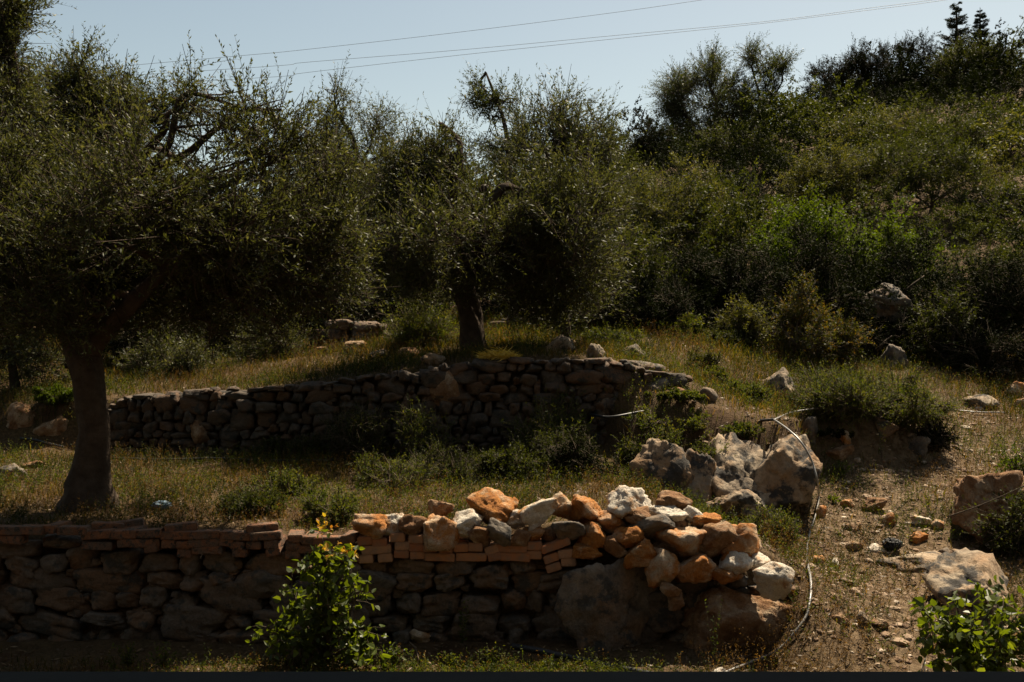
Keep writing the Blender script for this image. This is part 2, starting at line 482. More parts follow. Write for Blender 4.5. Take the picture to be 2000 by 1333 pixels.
def rock_at(name, px, py, d, wpx, hpx, mat, label, seed, group=None, depth=None, cat='rock', sub=4, sharp=40, rough=0.07, rot=None, planes=13):
    """a stone whose middle is seen at (px, py) at distance d"""
    w, h = wpx * d / F, hpx * d / F
    dp = depth if depth else (w + h) * 0.5
    bury = .28 * h if cat == 'boulder' else 0
    me = rock_mesh(name, w, dp, h + bury, seed, sub, planes, sharp, rough, rot=rot, chip=.05 if cat == 'boulder' else .035)
    c = P(px, py + hpx / 2, d) - np.array([0, 0, bury])
    o = link(name, me, M[mat], None, c)
    return tag(o, label, cat, group)

def rock_ground(name, px, py, wpx, hpx, mat, label, seed, group=None, sink=0.25, depthf=0.9, cat='rock', sub=4, sharp=40, rough=0.07, dmin=5.5, rot=None):
    """a stone resting on the ground, its base line seen at (px, py)"""
    p = hit(px, py, dmin)
    w, h = wpx * p[1] / F, hpx * p[1] / F
    me = rock_mesh(name, w, w * depthf, h * (1 + sink), seed, sub, 12, sharp, rough, rot=rot)
    o = link(name, me, M[mat], None, (p[0], p[1] + w * depthf * 0.35, p[2] - h * sink))
    return tag(o, label, cat, group)

# ------------------------------------------------------------------ dry stone walls
def stone_wall(name, label, x0, x1, yfun, zb, ztop, size, seed, mat='wall', sub=3, depth=.30, sizes=(.5, .7, .9, 1.2, 1.6, 2.1)):
    """a dry stone wall: rough courses of separate angular stones before an earth core, all one mesh"""
    rs = np.random.RandomState(seed)
    lib = [rock_shape(seed * 31 + k, sub, 9, 34, .075, True) for k in range(16)]
    g = Geo(); soil = []
    def put(x, z, w, h, dy, dp):
        V, Fc = lib[rs.randint(16)]
        sx = rs.choice([-1, 1])
        V = V * [w * sx, dp, h]
        Fq = Fc if sx > 0 else Fc[:, ::-1]
        t = rs.normal(0, .10); c, s = math.cos(t), math.sin(t)
        V = V @ np.array([[c, 0, -s], [0, 1, 0], [s, 0, c]])
        g.add(V + [x, float(yfun(np.array([x]))[0]) + dp / 2 - .05 + dy, z], None, Fq, rs.uniform() ** 2); soil.append(np.zeros(len(V)))
    x_all = np.linspace(x0, x1, 80)
    z = float(zb(x_all).min()); zmax = float(ztop(x_all).max())
    while z < zmax:
        rh = size * rs.uniform(.5, .85)
        x = x0 + rs.uniform(-.5, .2) * size
        while x < x1:
            w = size * rs.choice(sizes) * rs.uniform(.85, 1.15)
            xc = x + w / 2; x += w
            if xc < x0 or xc > x1: continue
            zt = float(ztop(np.array([xc]))[0]); h = rh * rs.uniform(.85, 1.45) * (1.35 if w > 1.5 * size else 1)
            zc = z + rh / 2 + rs.normal(0, .12) * rh
            if zc - h * .25 > zt: continue
            if zc + h / 2 > zt + .03: h = max(.05, zt + rs.uniform(-.02, .035) - (zc - h / 2)); zc = zt - h / 2 + rs.uniform(-.02, .03)
            put(xc, zc, w * 1.10, h * 1.10, rs.normal(0, .018), depth * rs.uniform(.8, 1.2))
        z += rh
    for k in range(int((x1 - x0) * 26)):
        x = rs.uniform(x0, x1); zt = float(ztop(np.array([x]))[0]); zz = rs.uniform(float(zb(np.array([x]))[0]), zt)
        s = rs.uniform(.05, .10)
        put(x, zz, s * 1.4, s, .05, .12)
    xs = np.linspace(x0, x1, 120); rows = []
    for back, lift in ((.13, None), (.13, -.05), (.24, -.02), (.34, -.03), (.36, -.6)):
        zt = zb(xs) - .15 if lift is None else ztop(xs) + lift
        rows.append(np.stack([xs, yfun(xs) + back, zt + .02 * fbm2(xs * 7, xs * 0 + back * 9, seed, 2)], 1))
    n = len(xs); i = np.arange(4)[:, None] * n + np.arange(n - 1)[None, :]
    V = np.concatenate(rows); g.add(V, np.stack([i, i + 1, i + n + 1, i + n], -1).reshape(-1, 4), None, .1); soil.append(np.ones(len(V)))
    me = g.mesh(name, True)
    at = me.attributes.new('soil', 'FLOAT', 'POINT'); at.data.foreach_set('value', np.concatenate(soil).astype(np.float32))
    return tag(link(name, me, M[mat]), label, 'stone wall')

PX = lambda px, d: (px - 1000) / F * d
def ztop_px(table, d):
    t = np.array(table, float)
    return lambda x: CAMZ - (np.interp(x, PX(t[:, 0], d), t[:, 1]) - 666.5) / F * d
top1 = ztop_px([(-200, 1052), (0, 1056), (150, 1066), (230, 1078), (310, 1080), (345, 1094), (370, 1082), (430, 1082), (450, 1092), (515, 1092), (560, 1088), (620, 1072), (700, 1104),
                (765, 1101), (770, 1095), (828, 1095), (830, 1098), (1030, 1099), (1060, 1108), (1080, 1122), (1130, 1112), (1300, 1125), (1560, 1150)], 7.42)
stone_wall('stone_wall', 'low retaining wall of grey fieldstones under the row of orange bricks', PX(-260, 7.5), PX(1560, 7.5),
           lambda x: WALL_Y + 0.03 * np.sin(x * 1.3), lambda x: np.full(x.shape, -0.06), top1, 0.24, 11, sub=4)
e2 = lambda x: np.interp(x, EDGE2[:, 0], EDGE2[:, 1]) - 0.16
e2w = lambda x: np.interp(x, [-9, -4.5, -2, 0, 1.0, 2.2], [11.79, 11.59, 11.29, 11.09, 10.93, 10.95])
top2 = lambda x: np.interp(x, [-4.7, -4.5, -4.1, -3.8, -3.4, -2.9, -2.3, -1.2, -.6, -.2, .3, .9, 1.3, 1.95],
                           [1.50, 1.60, 1.66, 1.68, 1.71, 1.73, 1.78, 1.92, 2.02, 2.05, 2.07, 2.07, 2.03, 1.86])
base2 = lambda x: np.interp(x, [-5, 0, 1, 2], [.93, .97, 1.0, 1.15])
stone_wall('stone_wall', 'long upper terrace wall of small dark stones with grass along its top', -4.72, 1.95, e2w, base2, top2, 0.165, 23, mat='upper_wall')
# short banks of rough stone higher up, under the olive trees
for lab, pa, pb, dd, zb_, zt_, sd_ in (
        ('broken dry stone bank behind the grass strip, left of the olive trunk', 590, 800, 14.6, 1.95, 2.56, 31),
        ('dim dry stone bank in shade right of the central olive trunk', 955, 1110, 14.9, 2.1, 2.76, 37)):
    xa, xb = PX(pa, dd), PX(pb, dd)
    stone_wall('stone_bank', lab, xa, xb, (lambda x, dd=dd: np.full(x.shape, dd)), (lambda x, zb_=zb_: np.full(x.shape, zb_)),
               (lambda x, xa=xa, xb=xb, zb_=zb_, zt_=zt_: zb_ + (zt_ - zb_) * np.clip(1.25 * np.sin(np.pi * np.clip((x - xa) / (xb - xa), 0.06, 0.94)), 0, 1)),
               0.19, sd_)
# ------------------------------------------------------------------ leaves, twigs, crowns
def add_leaves(g, pos, dirn, nrm, L, W, rnd, fold=False):
    """leaf blades: rhombs, or six-point folded blades"""
    n = len(pos)
    side = unit(np.cross(dirn, nrm)); up = np.cross(side, dirn)
    L = L[:, None]; W = W[:, None]
    if not fold:
        V = np.stack([pos, pos + dirn * L * .45 + side * W * .5, pos + dirn * L, pos + dirn * L * .45 - side * W * .5], 1).reshape(-1, 3)
        q = np.arange(n * 4).reshape(n, 4)
        g.add(V, q, None, np.repeat(rnd, 4))
    else:
        V = np.stack([pos, pos + dirn * L * .22 + side * W * .46 + up * W * .12, pos + dirn * L * .60 + side * W * .42 + up * W * .10 - up * L * .03,
                      pos + dirn * L * 1.0 - up * L * .12,
                      pos + dirn * L * .60 - side * W * .42 + up * W * .10 - up * L * .03, pos + dirn * L * .22 - side * W * .46 + up * W * .12], 1).reshape(-1, 3)
        k = np.arange(n)[:, None] * 6
        q = np.concatenate([k + np.array([0, 1, 2, 3]), k + np.array([0, 3, 4, 5])])
        g.add(V, q, None, np.repeat(rnd, 6))

def add_twigs(g, p0, p1, r):
    n = len(p0)
    t = unit(p1 - p0); ref = np.where(np.abs(t[:, 2:3]) > .8, [[1., 0, 0]], [[0, 0, 1.]])
    u = unit(np.cross(t, ref)); v = np.cross(t, u)
    ring = [u, -.5 * u + .87 * v, -.5 * u - .87 * v]
    r = np.broadcast_to(r, (n,))[:, None]
    V = np.stack([p0 + a * r for a in ring] + [p1 + a * r * .4 for a in ring], 1).reshape(-1, 3)
    k = np.arange(n)[:, None] * 6
    q = np.concatenate([k + np.array([a, (a + 1) % 3, 3 + (a + 1) % 3, 3 + a]) for a in range(3)])
    g.add(V, q, None, 0.1)

def sprays(g, origin, dirn, length, nl, L, W, rs, gt=None, bend=0.0, spread=0.8, twig_r=0.003, fold=False, rnd=None, sprig=2):
    """leafy twigs: nl leaves in pairs along each of the given twigs"""
    n = len(origin)
    t = (np.arange(nl) + rs.uniform(0, 1, (n, nl))) / nl
    t = 0.12 + 0.88 * t
    grav = np.array([0, 0, -1.0])
    pos = origin[:, None] + dirn[:, None] * (length[:, None, None] * t[..., None]) + grav * (bend * length[:, None, None] * t[..., None] ** 2)
    side = unit(rs.normal(size=(n, nl, 3)))
    side = unit(side - (side * dirn[:, None]).sum(-1, keepdims=True) * dirn[:, None])
    ld = unit(dirn[:, None] * rs.uniform(.3, 1.0, (n, nl, 1)) + side * spread)
    nr = unit(rs.normal(size=(n, nl, 3)) + np.array([0, 0, 0.9]))
    ls = L * rs.uniform(.6, 1.25, (n, nl)) * (1 - .35 * t)
    ws = W * rs.uniform(.75, 1.2, (n, nl)) * ls / L
    if rnd is None:
        rnd = np.clip(rs.normal(.45, .22, (n, nl)) + .2 * rs.normal(size=(n, 1)), 0, 1)
    add_leaves(g, pos.reshape(-1, 3), ld.reshape(-1, 3), nr.reshape(-1, 3), ls.ravel(), ws.ravel(), np.broadcast_to(rnd, (n, nl)).ravel(), fold)
    if gt is not None and twig_r > 0:
        mid = origin + dirn * length[:, None] * .5 + grav * bend * length[:, None] * .25
        end = origin + dirn * length[:, None] * .95 + grav * bend * length[:, None] * .9
        add_twigs(gt, origin, mid, twig_r); add_twigs(gt, mid, end, twig_r * .6)

def lobe_points(rs, c, r, n, shell=2.4, clump=2.2, keep=-0.15, seed=0):
    """points in an ellipsoid, thicker towards its skin, thinned into clumps"""
    u = unit(rs.normal(size=(n * 3, 3))); k = rs.uniform(0, 1, n * 3) ** (1 / shell)
    p = c + u * k[:, None] * r
    f = fbm(p * clump, seed, 2)
    ok = np.nonzero(f > keep)[0][:n]
    return p[ok], u[ok]

def crown(lobes, n_twigs, nl, tl, L, W, seed, up=.55, out=.7, bend=.15, keep=-.12, clump=2.0, twig_r=.003, spread=.62, fold=False, group=8):
    """lobes: (centre xyz, radii xyz[, density]); returns the leaf geometry, the twig geometry, and twig origins per lobe"""
    rs = np.random.RandomState(seed)
    g, gt, org = Geo(), Geo(), []
    vol = np.array([(np.prod(l[1]) ** (2 / 3)) * (l[2] if len(l) > 2 else 1) for l in lobes]); vol /= vol.sum()
    for l, v in zip(lobes, vol):
        c, r = np.array(l[0]), np.array(l[1])
        n = max(6, int(n_twigs * v))
        m = max(3, n // group)
        q, u = lobe_points(rs, c, r, m, keep=keep, clump=clump, seed=seed)
        if len(q) < 2: continue
        bd = unit(u * out + np.array([0, 0, up]) + rs.normal(size=q.shape) * .5)
        k = np.repeat(np.arange(len(q)), group)
        t = rs.uniform(-.85, .3, len(k))
        p = q[k] + bd[k] * (t * tl * 1.1)[:, None] + rs.normal(size=(len(k), 3)) * tl * .10
        d = unit(bd[k] * 1.0 + rs.normal(size=p.shape) * .42)
        if gt is not None and twig_r > 0: add_twigs(gt, q - bd * tl * .75, q + bd * tl * 1.0, twig_r * 1.8)
        ln = tl * rs.uniform(.55, 1.35, len(p))
        sprays(g, p, d, ln, nl, L, W, rs, gt, bend, spread, twig_r, fold)
        org.append(p)
    return g, gt, org

def limbs(g, start, lobes, org, rs, r0, r1=0.012, branchlets=7, sag=.15):
    """crooked limbs from a trunk head to each lobe, with branchlets to its twigs"""
    for l, o in zip(lobes, org):
        s = np.array(start[rs.randint(len(start))] if isinstance(start, list) else start, float)
        c = np.array(l[0], float)
        if isinstance(start, list):
            s = np.array(min(start, key=lambda q: np.linalg.norm(np.array(q) - c)), float)
        d = np.linalg.norm(c - s)
        m1 = s + (c - s) * .35 + rs.normal(size=3) * .09 * d + [0, 0, sag * d * .4]
        m2 = s + (c - s) * .7 + rs.normal(size=3) * .09 * d + [0, 0, sag * d * .3]
        pts = spline([s, m1, m2, c], 14)
        tube(g, pts, np.linspace(r0, r1, 14), 7, .12, rs.randint(999))
        for k in range(branchlets):
            q = pts[rs.randint(6, 14)]; e = o[rs.randint(len(o))]
            mm = (q + e) / 2 + rs.normal(size=3) * .1 * np.linalg.norm(e - q)
            tube(g, spline([q, mm, e], 7), np.linspace(r1 * 1.0, r1 * .25, 7), 5, .1, rs.randint(999))

def plant(name, label, cat, base, foliage, mat, twigs=None, wood=None, group=None, part='crown', twig_part='twigs', wood_part='trunk', wood_mat='bark'):
    """an Empty at the plant's foot carrying its parts"""
    t = empty(name, base, label, cat, group)
    link(part, foliage.mesh(part, False, base), M[mat], t)
    w = Geo()
    for src in (wood, twigs):
        if src is not None and src.n:
            w.V += src.V; w.A += src.A
            w.Q += [q + w.n for q in src.Q]; w.T += [q + w.n for q in src.T]; w.n += src.n
    if w.n: link(wood_part, w.mesh(wood_part, True, base), M[wood_mat], t)
    return t

def lobes_px(tab, d):
    """(px, py, depth offset, rx, ry[, density]) in photograph pixels at distance d"""
    out = []
    for r in tab:
        dd = d + r[2]
        rx, rz = r[3] * dd / F, r[4] * dd / F
        out.append((P(r[0], r[1], dd), np.array([rx, (rx + rz) * .55, rz]), r[5] if len(r) > 5 else 1.0))
    return out

def olive(label, base_px, d, trunk, heads, tab, n, nl=13, L=.06, W=.0145, tl=.34, seed=1, mat='olive', up=.55, keep=-.12, limb_r=.045, branchlets=7, clump=2.0, name='olive_tree', z=None, bend=.12, twig_r=.003, group=None):
    rs = np.random.RandomState(seed)
    b = P(base_px[0], base_px[1], d)
    b[2] = g1(b[0], b[1]) if z is None else z
    lob = lobes_px(tab, d)
    g, gt, org = crown(lob, n, nl, tl, L, W, seed, up=up, keep=keep, clump=clump, bend=bend, twig_r=twig_r)
    w = Geo()
    for path, rad in trunk:
        pts = [P(px, py, d + dd) for px, py, dd in path]
        pts = spline(pts, 44); rr = np.interp(np.linspace(0, 1, 44), np.linspace(0, 1, len(rad)), rad)
        tube(w, pts, rr, 28, .30, seed, True, .13)
    hd = [P(px, py, d + dd) for px, py, dd in heads]
    limbs(w, hd, lob, org, rs, limb_r, branchlets=branchlets)
    return plant(name, label, 'tree', b, g, mat, gt, w, group)

# big olive on the left
olive('large dark olive tree with a stout leaning trunk behind the left brick row', (172, 1003), 8.5,
      [([(166, 1035, 0), (170, 990, 0), (178, 920, 0), (186, 840, 0), (176, 760, 0), (162, 700, 0), (150, 650, 0)], [.38, .235, .148, .124, .128, .134, .12]),
       ([(160, 690, 0), (200, 650, -.1), (260, 590, -.2), (330, 520, -.2)], [.12, .085, .07, .05]),
       ([(152, 670, 0), (110, 610, .1), (70, 540, .1), (40, 450, .1)], [.11, .08, .065, .05]),
       ([(155, 665, 0), (180, 590, .2), (200, 480, .3), (240, 350, .3)], [.09, .08, .065, .05])],
      [(330, 520, -.2), (40, 450, .1), (240, 350, .3), (262, 590, -.2)],
      [(95, 385, .3, 140, 125), (310, 335, .5, 140, 115), (500, 325, .3, 130, 140), (230, 470, -.5, 220, 130), (230, 500, .7, 240, 120), (470, 500, .7, 170, 110), (20, 450, .8, 150, 130), (470, 470, -.2, 170, 130), (610, 480, .1, 95, 120), (655, 545, .2, 55, 60, .7), (640, 420, .2, 60, 90, .8),
       (60, 540, -.2, 150, 100), (330, 560, .1, 190, 75), (420, 635, -.1, 60, 40, .5), (545, 625, .1, 60, 40, .5), (660, 590, .1, 36, 36, .5), (-90, 400, 0, 170, 220), (560, 570, .2, 100, 60, .8), (150, 600, -.5, 170, 70), (-20, 640, .3, 120, 70, .6),
       (385, 200, .1, 40, 60, .6), (550, 215, .1, 26, 65, .5), (470, 210, .2, 40, 50, .6), (260, 210, .2, 45, 50, .7), (595, 270, .2, 26, 50, .4), (330, 400, -.9, 200, 150, .6), (640, 330, .3, 45, 90, .5)],
      13000, 14, .056, .0165, .36, 5, up=.5, keep=-.05, clump=1.7)
# the tree in the middle
olive('tall olive tree in the middle with a reddish trunk standing on the upper terrace', (926, 690), 13.2,
      [([(932, 702, 0), (928, 680, 0), (922, 640, 0), (912, 590, 0), (902, 540, 0)], [.24, .185, .15, .135, .12]),
       ([(905, 560, 0), (890, 480, .1), (882, 390, -.5), (898, 310, -.7)], [.13, .10, .07, .025]),
       ([(908, 570, 0), (935, 500, -.4), (958, 430, -.9), (966, 392, -1.0), (985, 366, -1.0), (1020, 372, -.9)], [.10, .08, .06, .06, .055, .02]),
       ([(966, 392, -1.0), (950, 368, -1.0), (935, 372, -1.0)], [.055, .045, .03])],
      [(898, 310, -.7), (950, 440, -.9), (890, 480, .1), (1020, 372, -.9)],
      [(860, 330, -.4, 95, 75), (895, 300, -.6, 46, 46, .8), (830, 300, -.2, 50, 40, .7), (790, 390, -.5, 110, 100), (900, 470, -1.4, 130, 80, .7), (1010, 420, -1.1, 90, 90, .6), (870, 480, -1.0, 150, 90), (850, 440, -2.0, 110, 60, .35), (1000, 470, -.9, 120, 100), (760, 500, 0, 80, 90), (960, 400, .2, 70, 60, .6), (1080, 420, .1, 90, 110), (870, 262, 0, 50, 40, .9), (1050, 540, 0, 90, 60, .7), (820, 560, .1, 90, 45, .6), (920, 400, -1.2, 60, 60, .4)],
      6600, 13, .075, .020, .42, 8, up=.5, keep=-.04)
olive('slender upright olive tree right of centre with open feathery top', (1105, 640), 13.9,
      [([(1105, 660, 0), (1100, 580, 0), (1090, 480, 0), (1095, 380, 0), (1095, 300, 0)], [.075, .06, .055, .05, .03])],
      [(1090, 480, 0), (1095, 380, 0), (1095, 300, 0)],
      [(1088, 250, 0, 50, 75, .7), (1142, 270, .1, 48, 55, .7), (1060, 290, -.6, 65, 70), (1150, 310, -.6, 70, 70), (1110, 390, -1.4, 110, 80), (1130, 450, -2.4, 70, 60, .4), (1020, 290, .2, 30, 50, .5), (1188, 305, 0, 26, 40, .5), (1094, 200, 0, 14, 30, .5), (1120, 510, -1.2, 90, 80), (1105, 580, -.3, 90, 46, .8), (1010, 560, -.3, 60, 60, .6)],
      4300, 13, .076, .020, .46, 12, up=.75, keep=.0, limb_r=.03, group=None)
olive('sparse grey olive tree showing sky through its crown, right of the large left crown', (690, 620), 17.5,
      [([(690, 640, 0), (685, 520, 0), (690, 400, 0), (705, 330, 0)], [.14, .11, .08, .05])],
      [(690, 400, 0), (705, 330, 0), (685, 470, 0)],
      [(660, 225, 0, 34, 55, .6), (725, 262, 0, 42, 50, .6), (690, 310, 0, 80, 50, .6), (640, 260, .2, 40, 60, .5), (700, 390, 0, 110, 80), (620, 360, .3, 90, 80), (760, 290, .1, 22, 50, .4), (652, 175, 0, 15, 26, .5), (690, 500, 0, 120, 80)],
      4200, 13, .085, .021, .5, 15, up=.8, keep=-.02, limb_r=.03)
olive('thin pale tree with a tufted top poking up between the two middle olives', (1000, 480), 21,
      [([(1002, 520, 0), (995, 400, 0), (992, 300, 0), (985, 240, 0), (968, 190, 0), (950, 145, 0)], [.10, .09, .06, .045, .035, .02])],
      [(992, 300, 0), (985, 240, 0), (968, 190, 0), (950, 145, 0)],
      [(948, 140, 0, 24, 20, 1.6), (938, 168, 0, 14, 24, .9), (975, 190, 0, 22, 18, .7), (940, 205, 0, 30, 18, .8), (1008, 195, 0, 16, 26, .6), (960, 225, 0, 22, 18, .6), (985, 290, 0, 70, 40, .5), (1020, 240, 0, 18, 22, .4)],
      1000, 13, .09, .026, .42, 18, mat='olive_far', up=.5, keep=.0, limb_r=.022, branchlets=5, clump=3)
olive('tall shaded olive tree cut off by the left edge of the photo', (-40, 790), 10.6,
      [([(-60, 830, 0), (-50, 600, 0), (10, 420, 0), (30, 250, 0), (20, 100, 0)], [.2, .16, .12, .09, .06])],
      [(10, 420, 0), (30, 250, 0), (20, 100, 0)],
      [(10, 60, 0, 50, 110), (-60, 60, 0, 90, 160), (0, 220, 0, 70, 90), (40, 330, .1, 60, 70, .7), (-60, 330, 0, 110, 140), (50, 20, 0, 22, 50, .5)],
      4200, 13, .065, .019, .36, 21, up=.55, keep=-.15, limb_r=.04)
olive('bushy olive tree with a rounded green top behind the large left olive', (150, 700), 13.5,
      [([(150, 720, 0), (150, 560, 0), (145, 400, 0), (150, 250, 0)], [.16, .13, .1, .06])],
      [(145, 400, 0), (150, 250, 0)],
      [(172, 150, 0, 48, 55), (120, 205, 0, 50, 60), (200, 220, 0, 70, 70), (90, 250, 0, 70, 70), (255, 235, 0, 30, 50, .7), (150, 330, 0, 130, 90), (310, 220, .2, 45, 50, .6), (355, 205, .2, 25, 50, .5)],
      4200, 13, .08, .022, .44, 24, up=.6, keep=-.1, limb_r=.04)
olive('low olive crown in half shade left of the leaning trunk', (20, 760), 12.9,
      [([(30, 765, 0), (25, 720, 0), (20, 690, 0)], [.06, .05, .03])], [(20, 690, 0)],
      [(30, 690, 0, 75, 50), (95, 700, .1, 50, 40, .7), (-40, 690, 0, 60, 60)], 800, 12, .07, .02, .34, 29, up=.35, limb_r=.02)
# trees standing against the sky on the right
def sky_tree(label, base_px, d, trunk, tab, n, seed, mat='olive_far', L=.14, W=.034, tl=.55, up=.55, keep=-.02, limb_r=.05, name='tree', clump=1.4, drop=18):
    tr = [([(px, py, 0) for px, py in path], rad) for path, rad in trunk]
    tab = [(r[0], r[1] + drop) + tuple(r[2:]) for r in tab]
    hd = [(path[-1][0], path[-1][1], 0) for path, _ in trunk] + [(path[len(path) // 2][0], path[len(path) // 2][1], 0) for path, _ in trunk]
    return olive(label, base_px, d, tr, hd, tab, int(n * 1.9), 12, L, W, tl, seed, mat, up, keep, limb_r, 6, clump, name, bend=.1, twig_r=.006)
sky_tree('open rounded tree with several bare stems on the skyline', (1385, 300), 40,
         [([(1380, 320), (1370, 280), (1345, 235)], [.12, .09, .05]), ([(1385, 320), (1395, 270), (1400, 200)], [.13, .10, .06]), ([(1390, 320), (1420, 280), (1432, 220)], [.11, .08, .05])],
         [(1330, 190, 0, 40, 45), (1385, 160, 0, 34, 48), (1425, 175, 0, 36, 42), (1350, 235, 0, 50, 34, .7), (1420, 235, 0, 36, 34, .7), (1310, 215, 0, 22, 34, .6), (1395, 125, 0, 20, 22, .6), (1385, 205, 0, 90, 60, .6), (1340, 170, 0, 50, 40, .5)],
         1500, 41, keep=-.05, drop=0, limb_r=.06, tl=.8)
sky_tree('thin tree with two forked bare branches and sparse leaves on the skyline', (1465, 290), 40,
         [([(1462, 310), (1468, 250), (1485, 200), (1470, 140)], [.11, .09, .055, .03]), ([(1468, 250), (1510, 190), (1528, 160)], [.08, .05, .025])],
         [(1472, 120, 0, 16, 24, .5), (1525, 140, 0, 20, 24, .5), (1495, 150, 0, 22, 22, .4), (1505, 190, 0, 26, 18, .3), (1455, 215, 0, 22, 30, .5)],
         520, 43, keep=-.05, limb_r=.045, tl=.6, drop=-8)
sky_tree('small dense bush tree on the skyline beside the upright middle olive', (1270, 330), 37, [([(1270, 350), (1270, 290)], [.1, .05])],
         [(1275, 262, 0, 34, 32), (1250, 290, 0, 30, 30), (1300, 295, 0, 30, 30)], 600, 45, 'dark', keep=-.15)
sky_tree('broad spreading tree at the left end of the hilltop grove', (1640, 240), 42, [([(1660, 260), (1640, 210), (1610, 150)], [.14, .1, .05]), ([(1660, 260), (1680, 200), (1690, 150)], [.13, .1, .05])],
         [(1610, 130, 0, 38, 36, .6), (1660, 120, 0, 34, 38, .8), (1700, 110, 0, 42, 36), (1620, 180, 0, 60, 40), (1690, 170, 0, 70, 45), (1580, 200, 0, 40, 34), (1640, 215, -2, 70, 45), (1560, 235, -3, 50, 36)], 2300, 47, 'dark', keep=-.1)
sky_tree('tall tree with ragged top in the middle of the hilltop grove', (1770, 200), 43, [([(1770, 220), (1765, 160), (1755, 90)], [.15, .11, .05])],
         [(1755, 80, 0, 32, 28, .8), (1795, 90, 0, 34, 32), (1760, 130, 0, 60, 50), (1820, 130, 0, 55, 45), (1790, 180, 0, 80, 45), (1740, 215, -3, 80, 45), (1830, 225, -3, 80, 45)], 1900, 49, 'dark', keep=-.08)
sky_tree('dense dome shaped green tree on the hilltop in front of the dark conifer', (1910, 180), 41, [([(1910, 200), (1915, 140), (1920, 100)], [.16, .12, .06])],
         [(1905, 95, 0, 50, 36), (1950, 95, 0, 42, 36), (1870, 130, 0, 50, 44), (1960, 140, 0, 55, 44), (1910, 150, 0, 70, 50), (2010, 160, 0, 50, 50), (1930, 215, -3, 80, 45)], 2000, 51, 'scrub', keep=-.2)
sky_tree('dark leafy tree at the right edge of the hilltop', (2010, 260), 36, [([(2010, 280), (2010, 220), (2000, 180)], [.14, .1, .05])],
         [(2000, 190, 0, 50, 50), (2060, 180, 0, 60, 70), (1960, 230, 0, 60, 40)], 700, 53, 'dark', keep=-.15)

# conifers
def conifer(label, px, top, bottom, d, wpx, seed):
    rs = np.random.RandomState(seed)
    b = P(px, bottom, d); tp = P(px, top, d); H = tp[2] - b[2]; w = wpx * d / F / 2
    g, wd = Geo(), Geo()
    tube(wd, np.linspace(b, tp, 8), np.linspace(.16, .02, 8), 7)
    og, dr, ln = [], [], []
    for k in range(15):
        t = k / 14.0; z = b[2] + H * (.04 + .93 * t); r = w * (1.05 - t) ** .75
        nb = 9 if t < .8 else 6
        for q in range(nb):
            a = 2 * np.pi * (q + .5 * (k % 2)) / nb + rs.uniform(-.2, .2); rr = r * rs.uniform(.4, 1.15)
            dv = np.array([math.cos(a), math.sin(a), 0])
            st = np.array([b[0], b[1], z + rs.uniform(-.06, .06) * H]); en = st + dv * rr + [0, 0, rs.uniform(.0, .6) * rr]; md = (st + en) / 2 - [0, 0, .12 * rr]
            tube(wd, [st, md, en], [.03, .02, .008], 4)
            pth = spline([st, md, en], 9)
            for m_ in range(1, 9):
                for sd_ in (-1, 1):
                    og.append(pth[m_]); dr.append(unit(dv * .9 + np.array([-dv[1], dv[0], 0]) * sd_ * .6 + [0, 0, rs.uniform(.1, .5)])); ln.append((.34 - .02 * m_) * (1.1 - .5 * t))
    for q in range(8):
        og.append(tp - [0, 0, .07 * q]); dr.append(unit(np.array([rs.normal(0, .3), rs.normal(0, .3), 1.]))); ln.append(.25)
    sprays(g, np.array(og), np.array(dr), np.array(ln), 9, .11, .028, rs, None, .05, .4)
    return plant('conifer_tree', label, 'tree', b, g, 'conifer', None, wd)
conifer('dark pointed conifer rising highest on the hilltop', 1868, 14, 170, 45, 120, 61)
conifer('second smaller dark conifer just right of the tallest hilltop conifer', 1914, 26, 170, 45.5, 62, 63)

# ------------------------------------------------------------------ bushes
def bush(name, label, cat, px, py, wpx, hpx, mat, n, seed, L=.05, W=.02, nl=12, tl=.25, d=None, keep=-.15, up=.5, lob=7, group=None, dmin=5.5, depthf=.9, spread=.9, fold=False, tw=.003, clump=None):
    """a bush whose foot is seen at (px, py), wpx wide and hpx tall in the photograph"""
    rs = np.random.RandomState(seed)
    if d is None: p = hit(px, py, dmin)
    else:
        p = P(px, py, d); p[2] = g1(p[0], p[1])
    w, h = wpx * p[1] / F, hpx * p[1] / F
    top = CAMZ - (py - hpx - 666.5) / F * p[1]
    h = max(top - p[2], .1)
    L_ = []
    for k in range(lob):
        a = 2.4 * k + rs.uniform(-.5, .5); r = rs.uniform(.38, .72) if k else 0
        cz = rs.uniform(.3, .62) * (1 - .45 * r)
        s = rs.uniform(.36, .54)
        L_.append((p + [math.cos(a) * r * w / 2, math.sin(a) * r * w / 2 * depthf, cz * h], np.array([s * w / 2, s * w / 2 * depthf, min(cz, s * .9) * h])))
    g, gt, org = crown(L_, int(n * 2.3), nl, tl * min(1, h / .6), L, W, seed, up=up, keep=keep, clump=clump or 2.5 / max(w, .3), bend=.1, twig_r=tw, spread=spread, fold=fold)
    wd = Geo()
    limbs(wd, p + [0, 0, -.03], L_, org, rs, min(.035, .02 * h + .004), min(.010, .008 * h + .002), 3)
    return plant(name, label, cat, p, g, mat, gt, wd, group, 'foliage', wood_part='stem', wood_mat='twig')

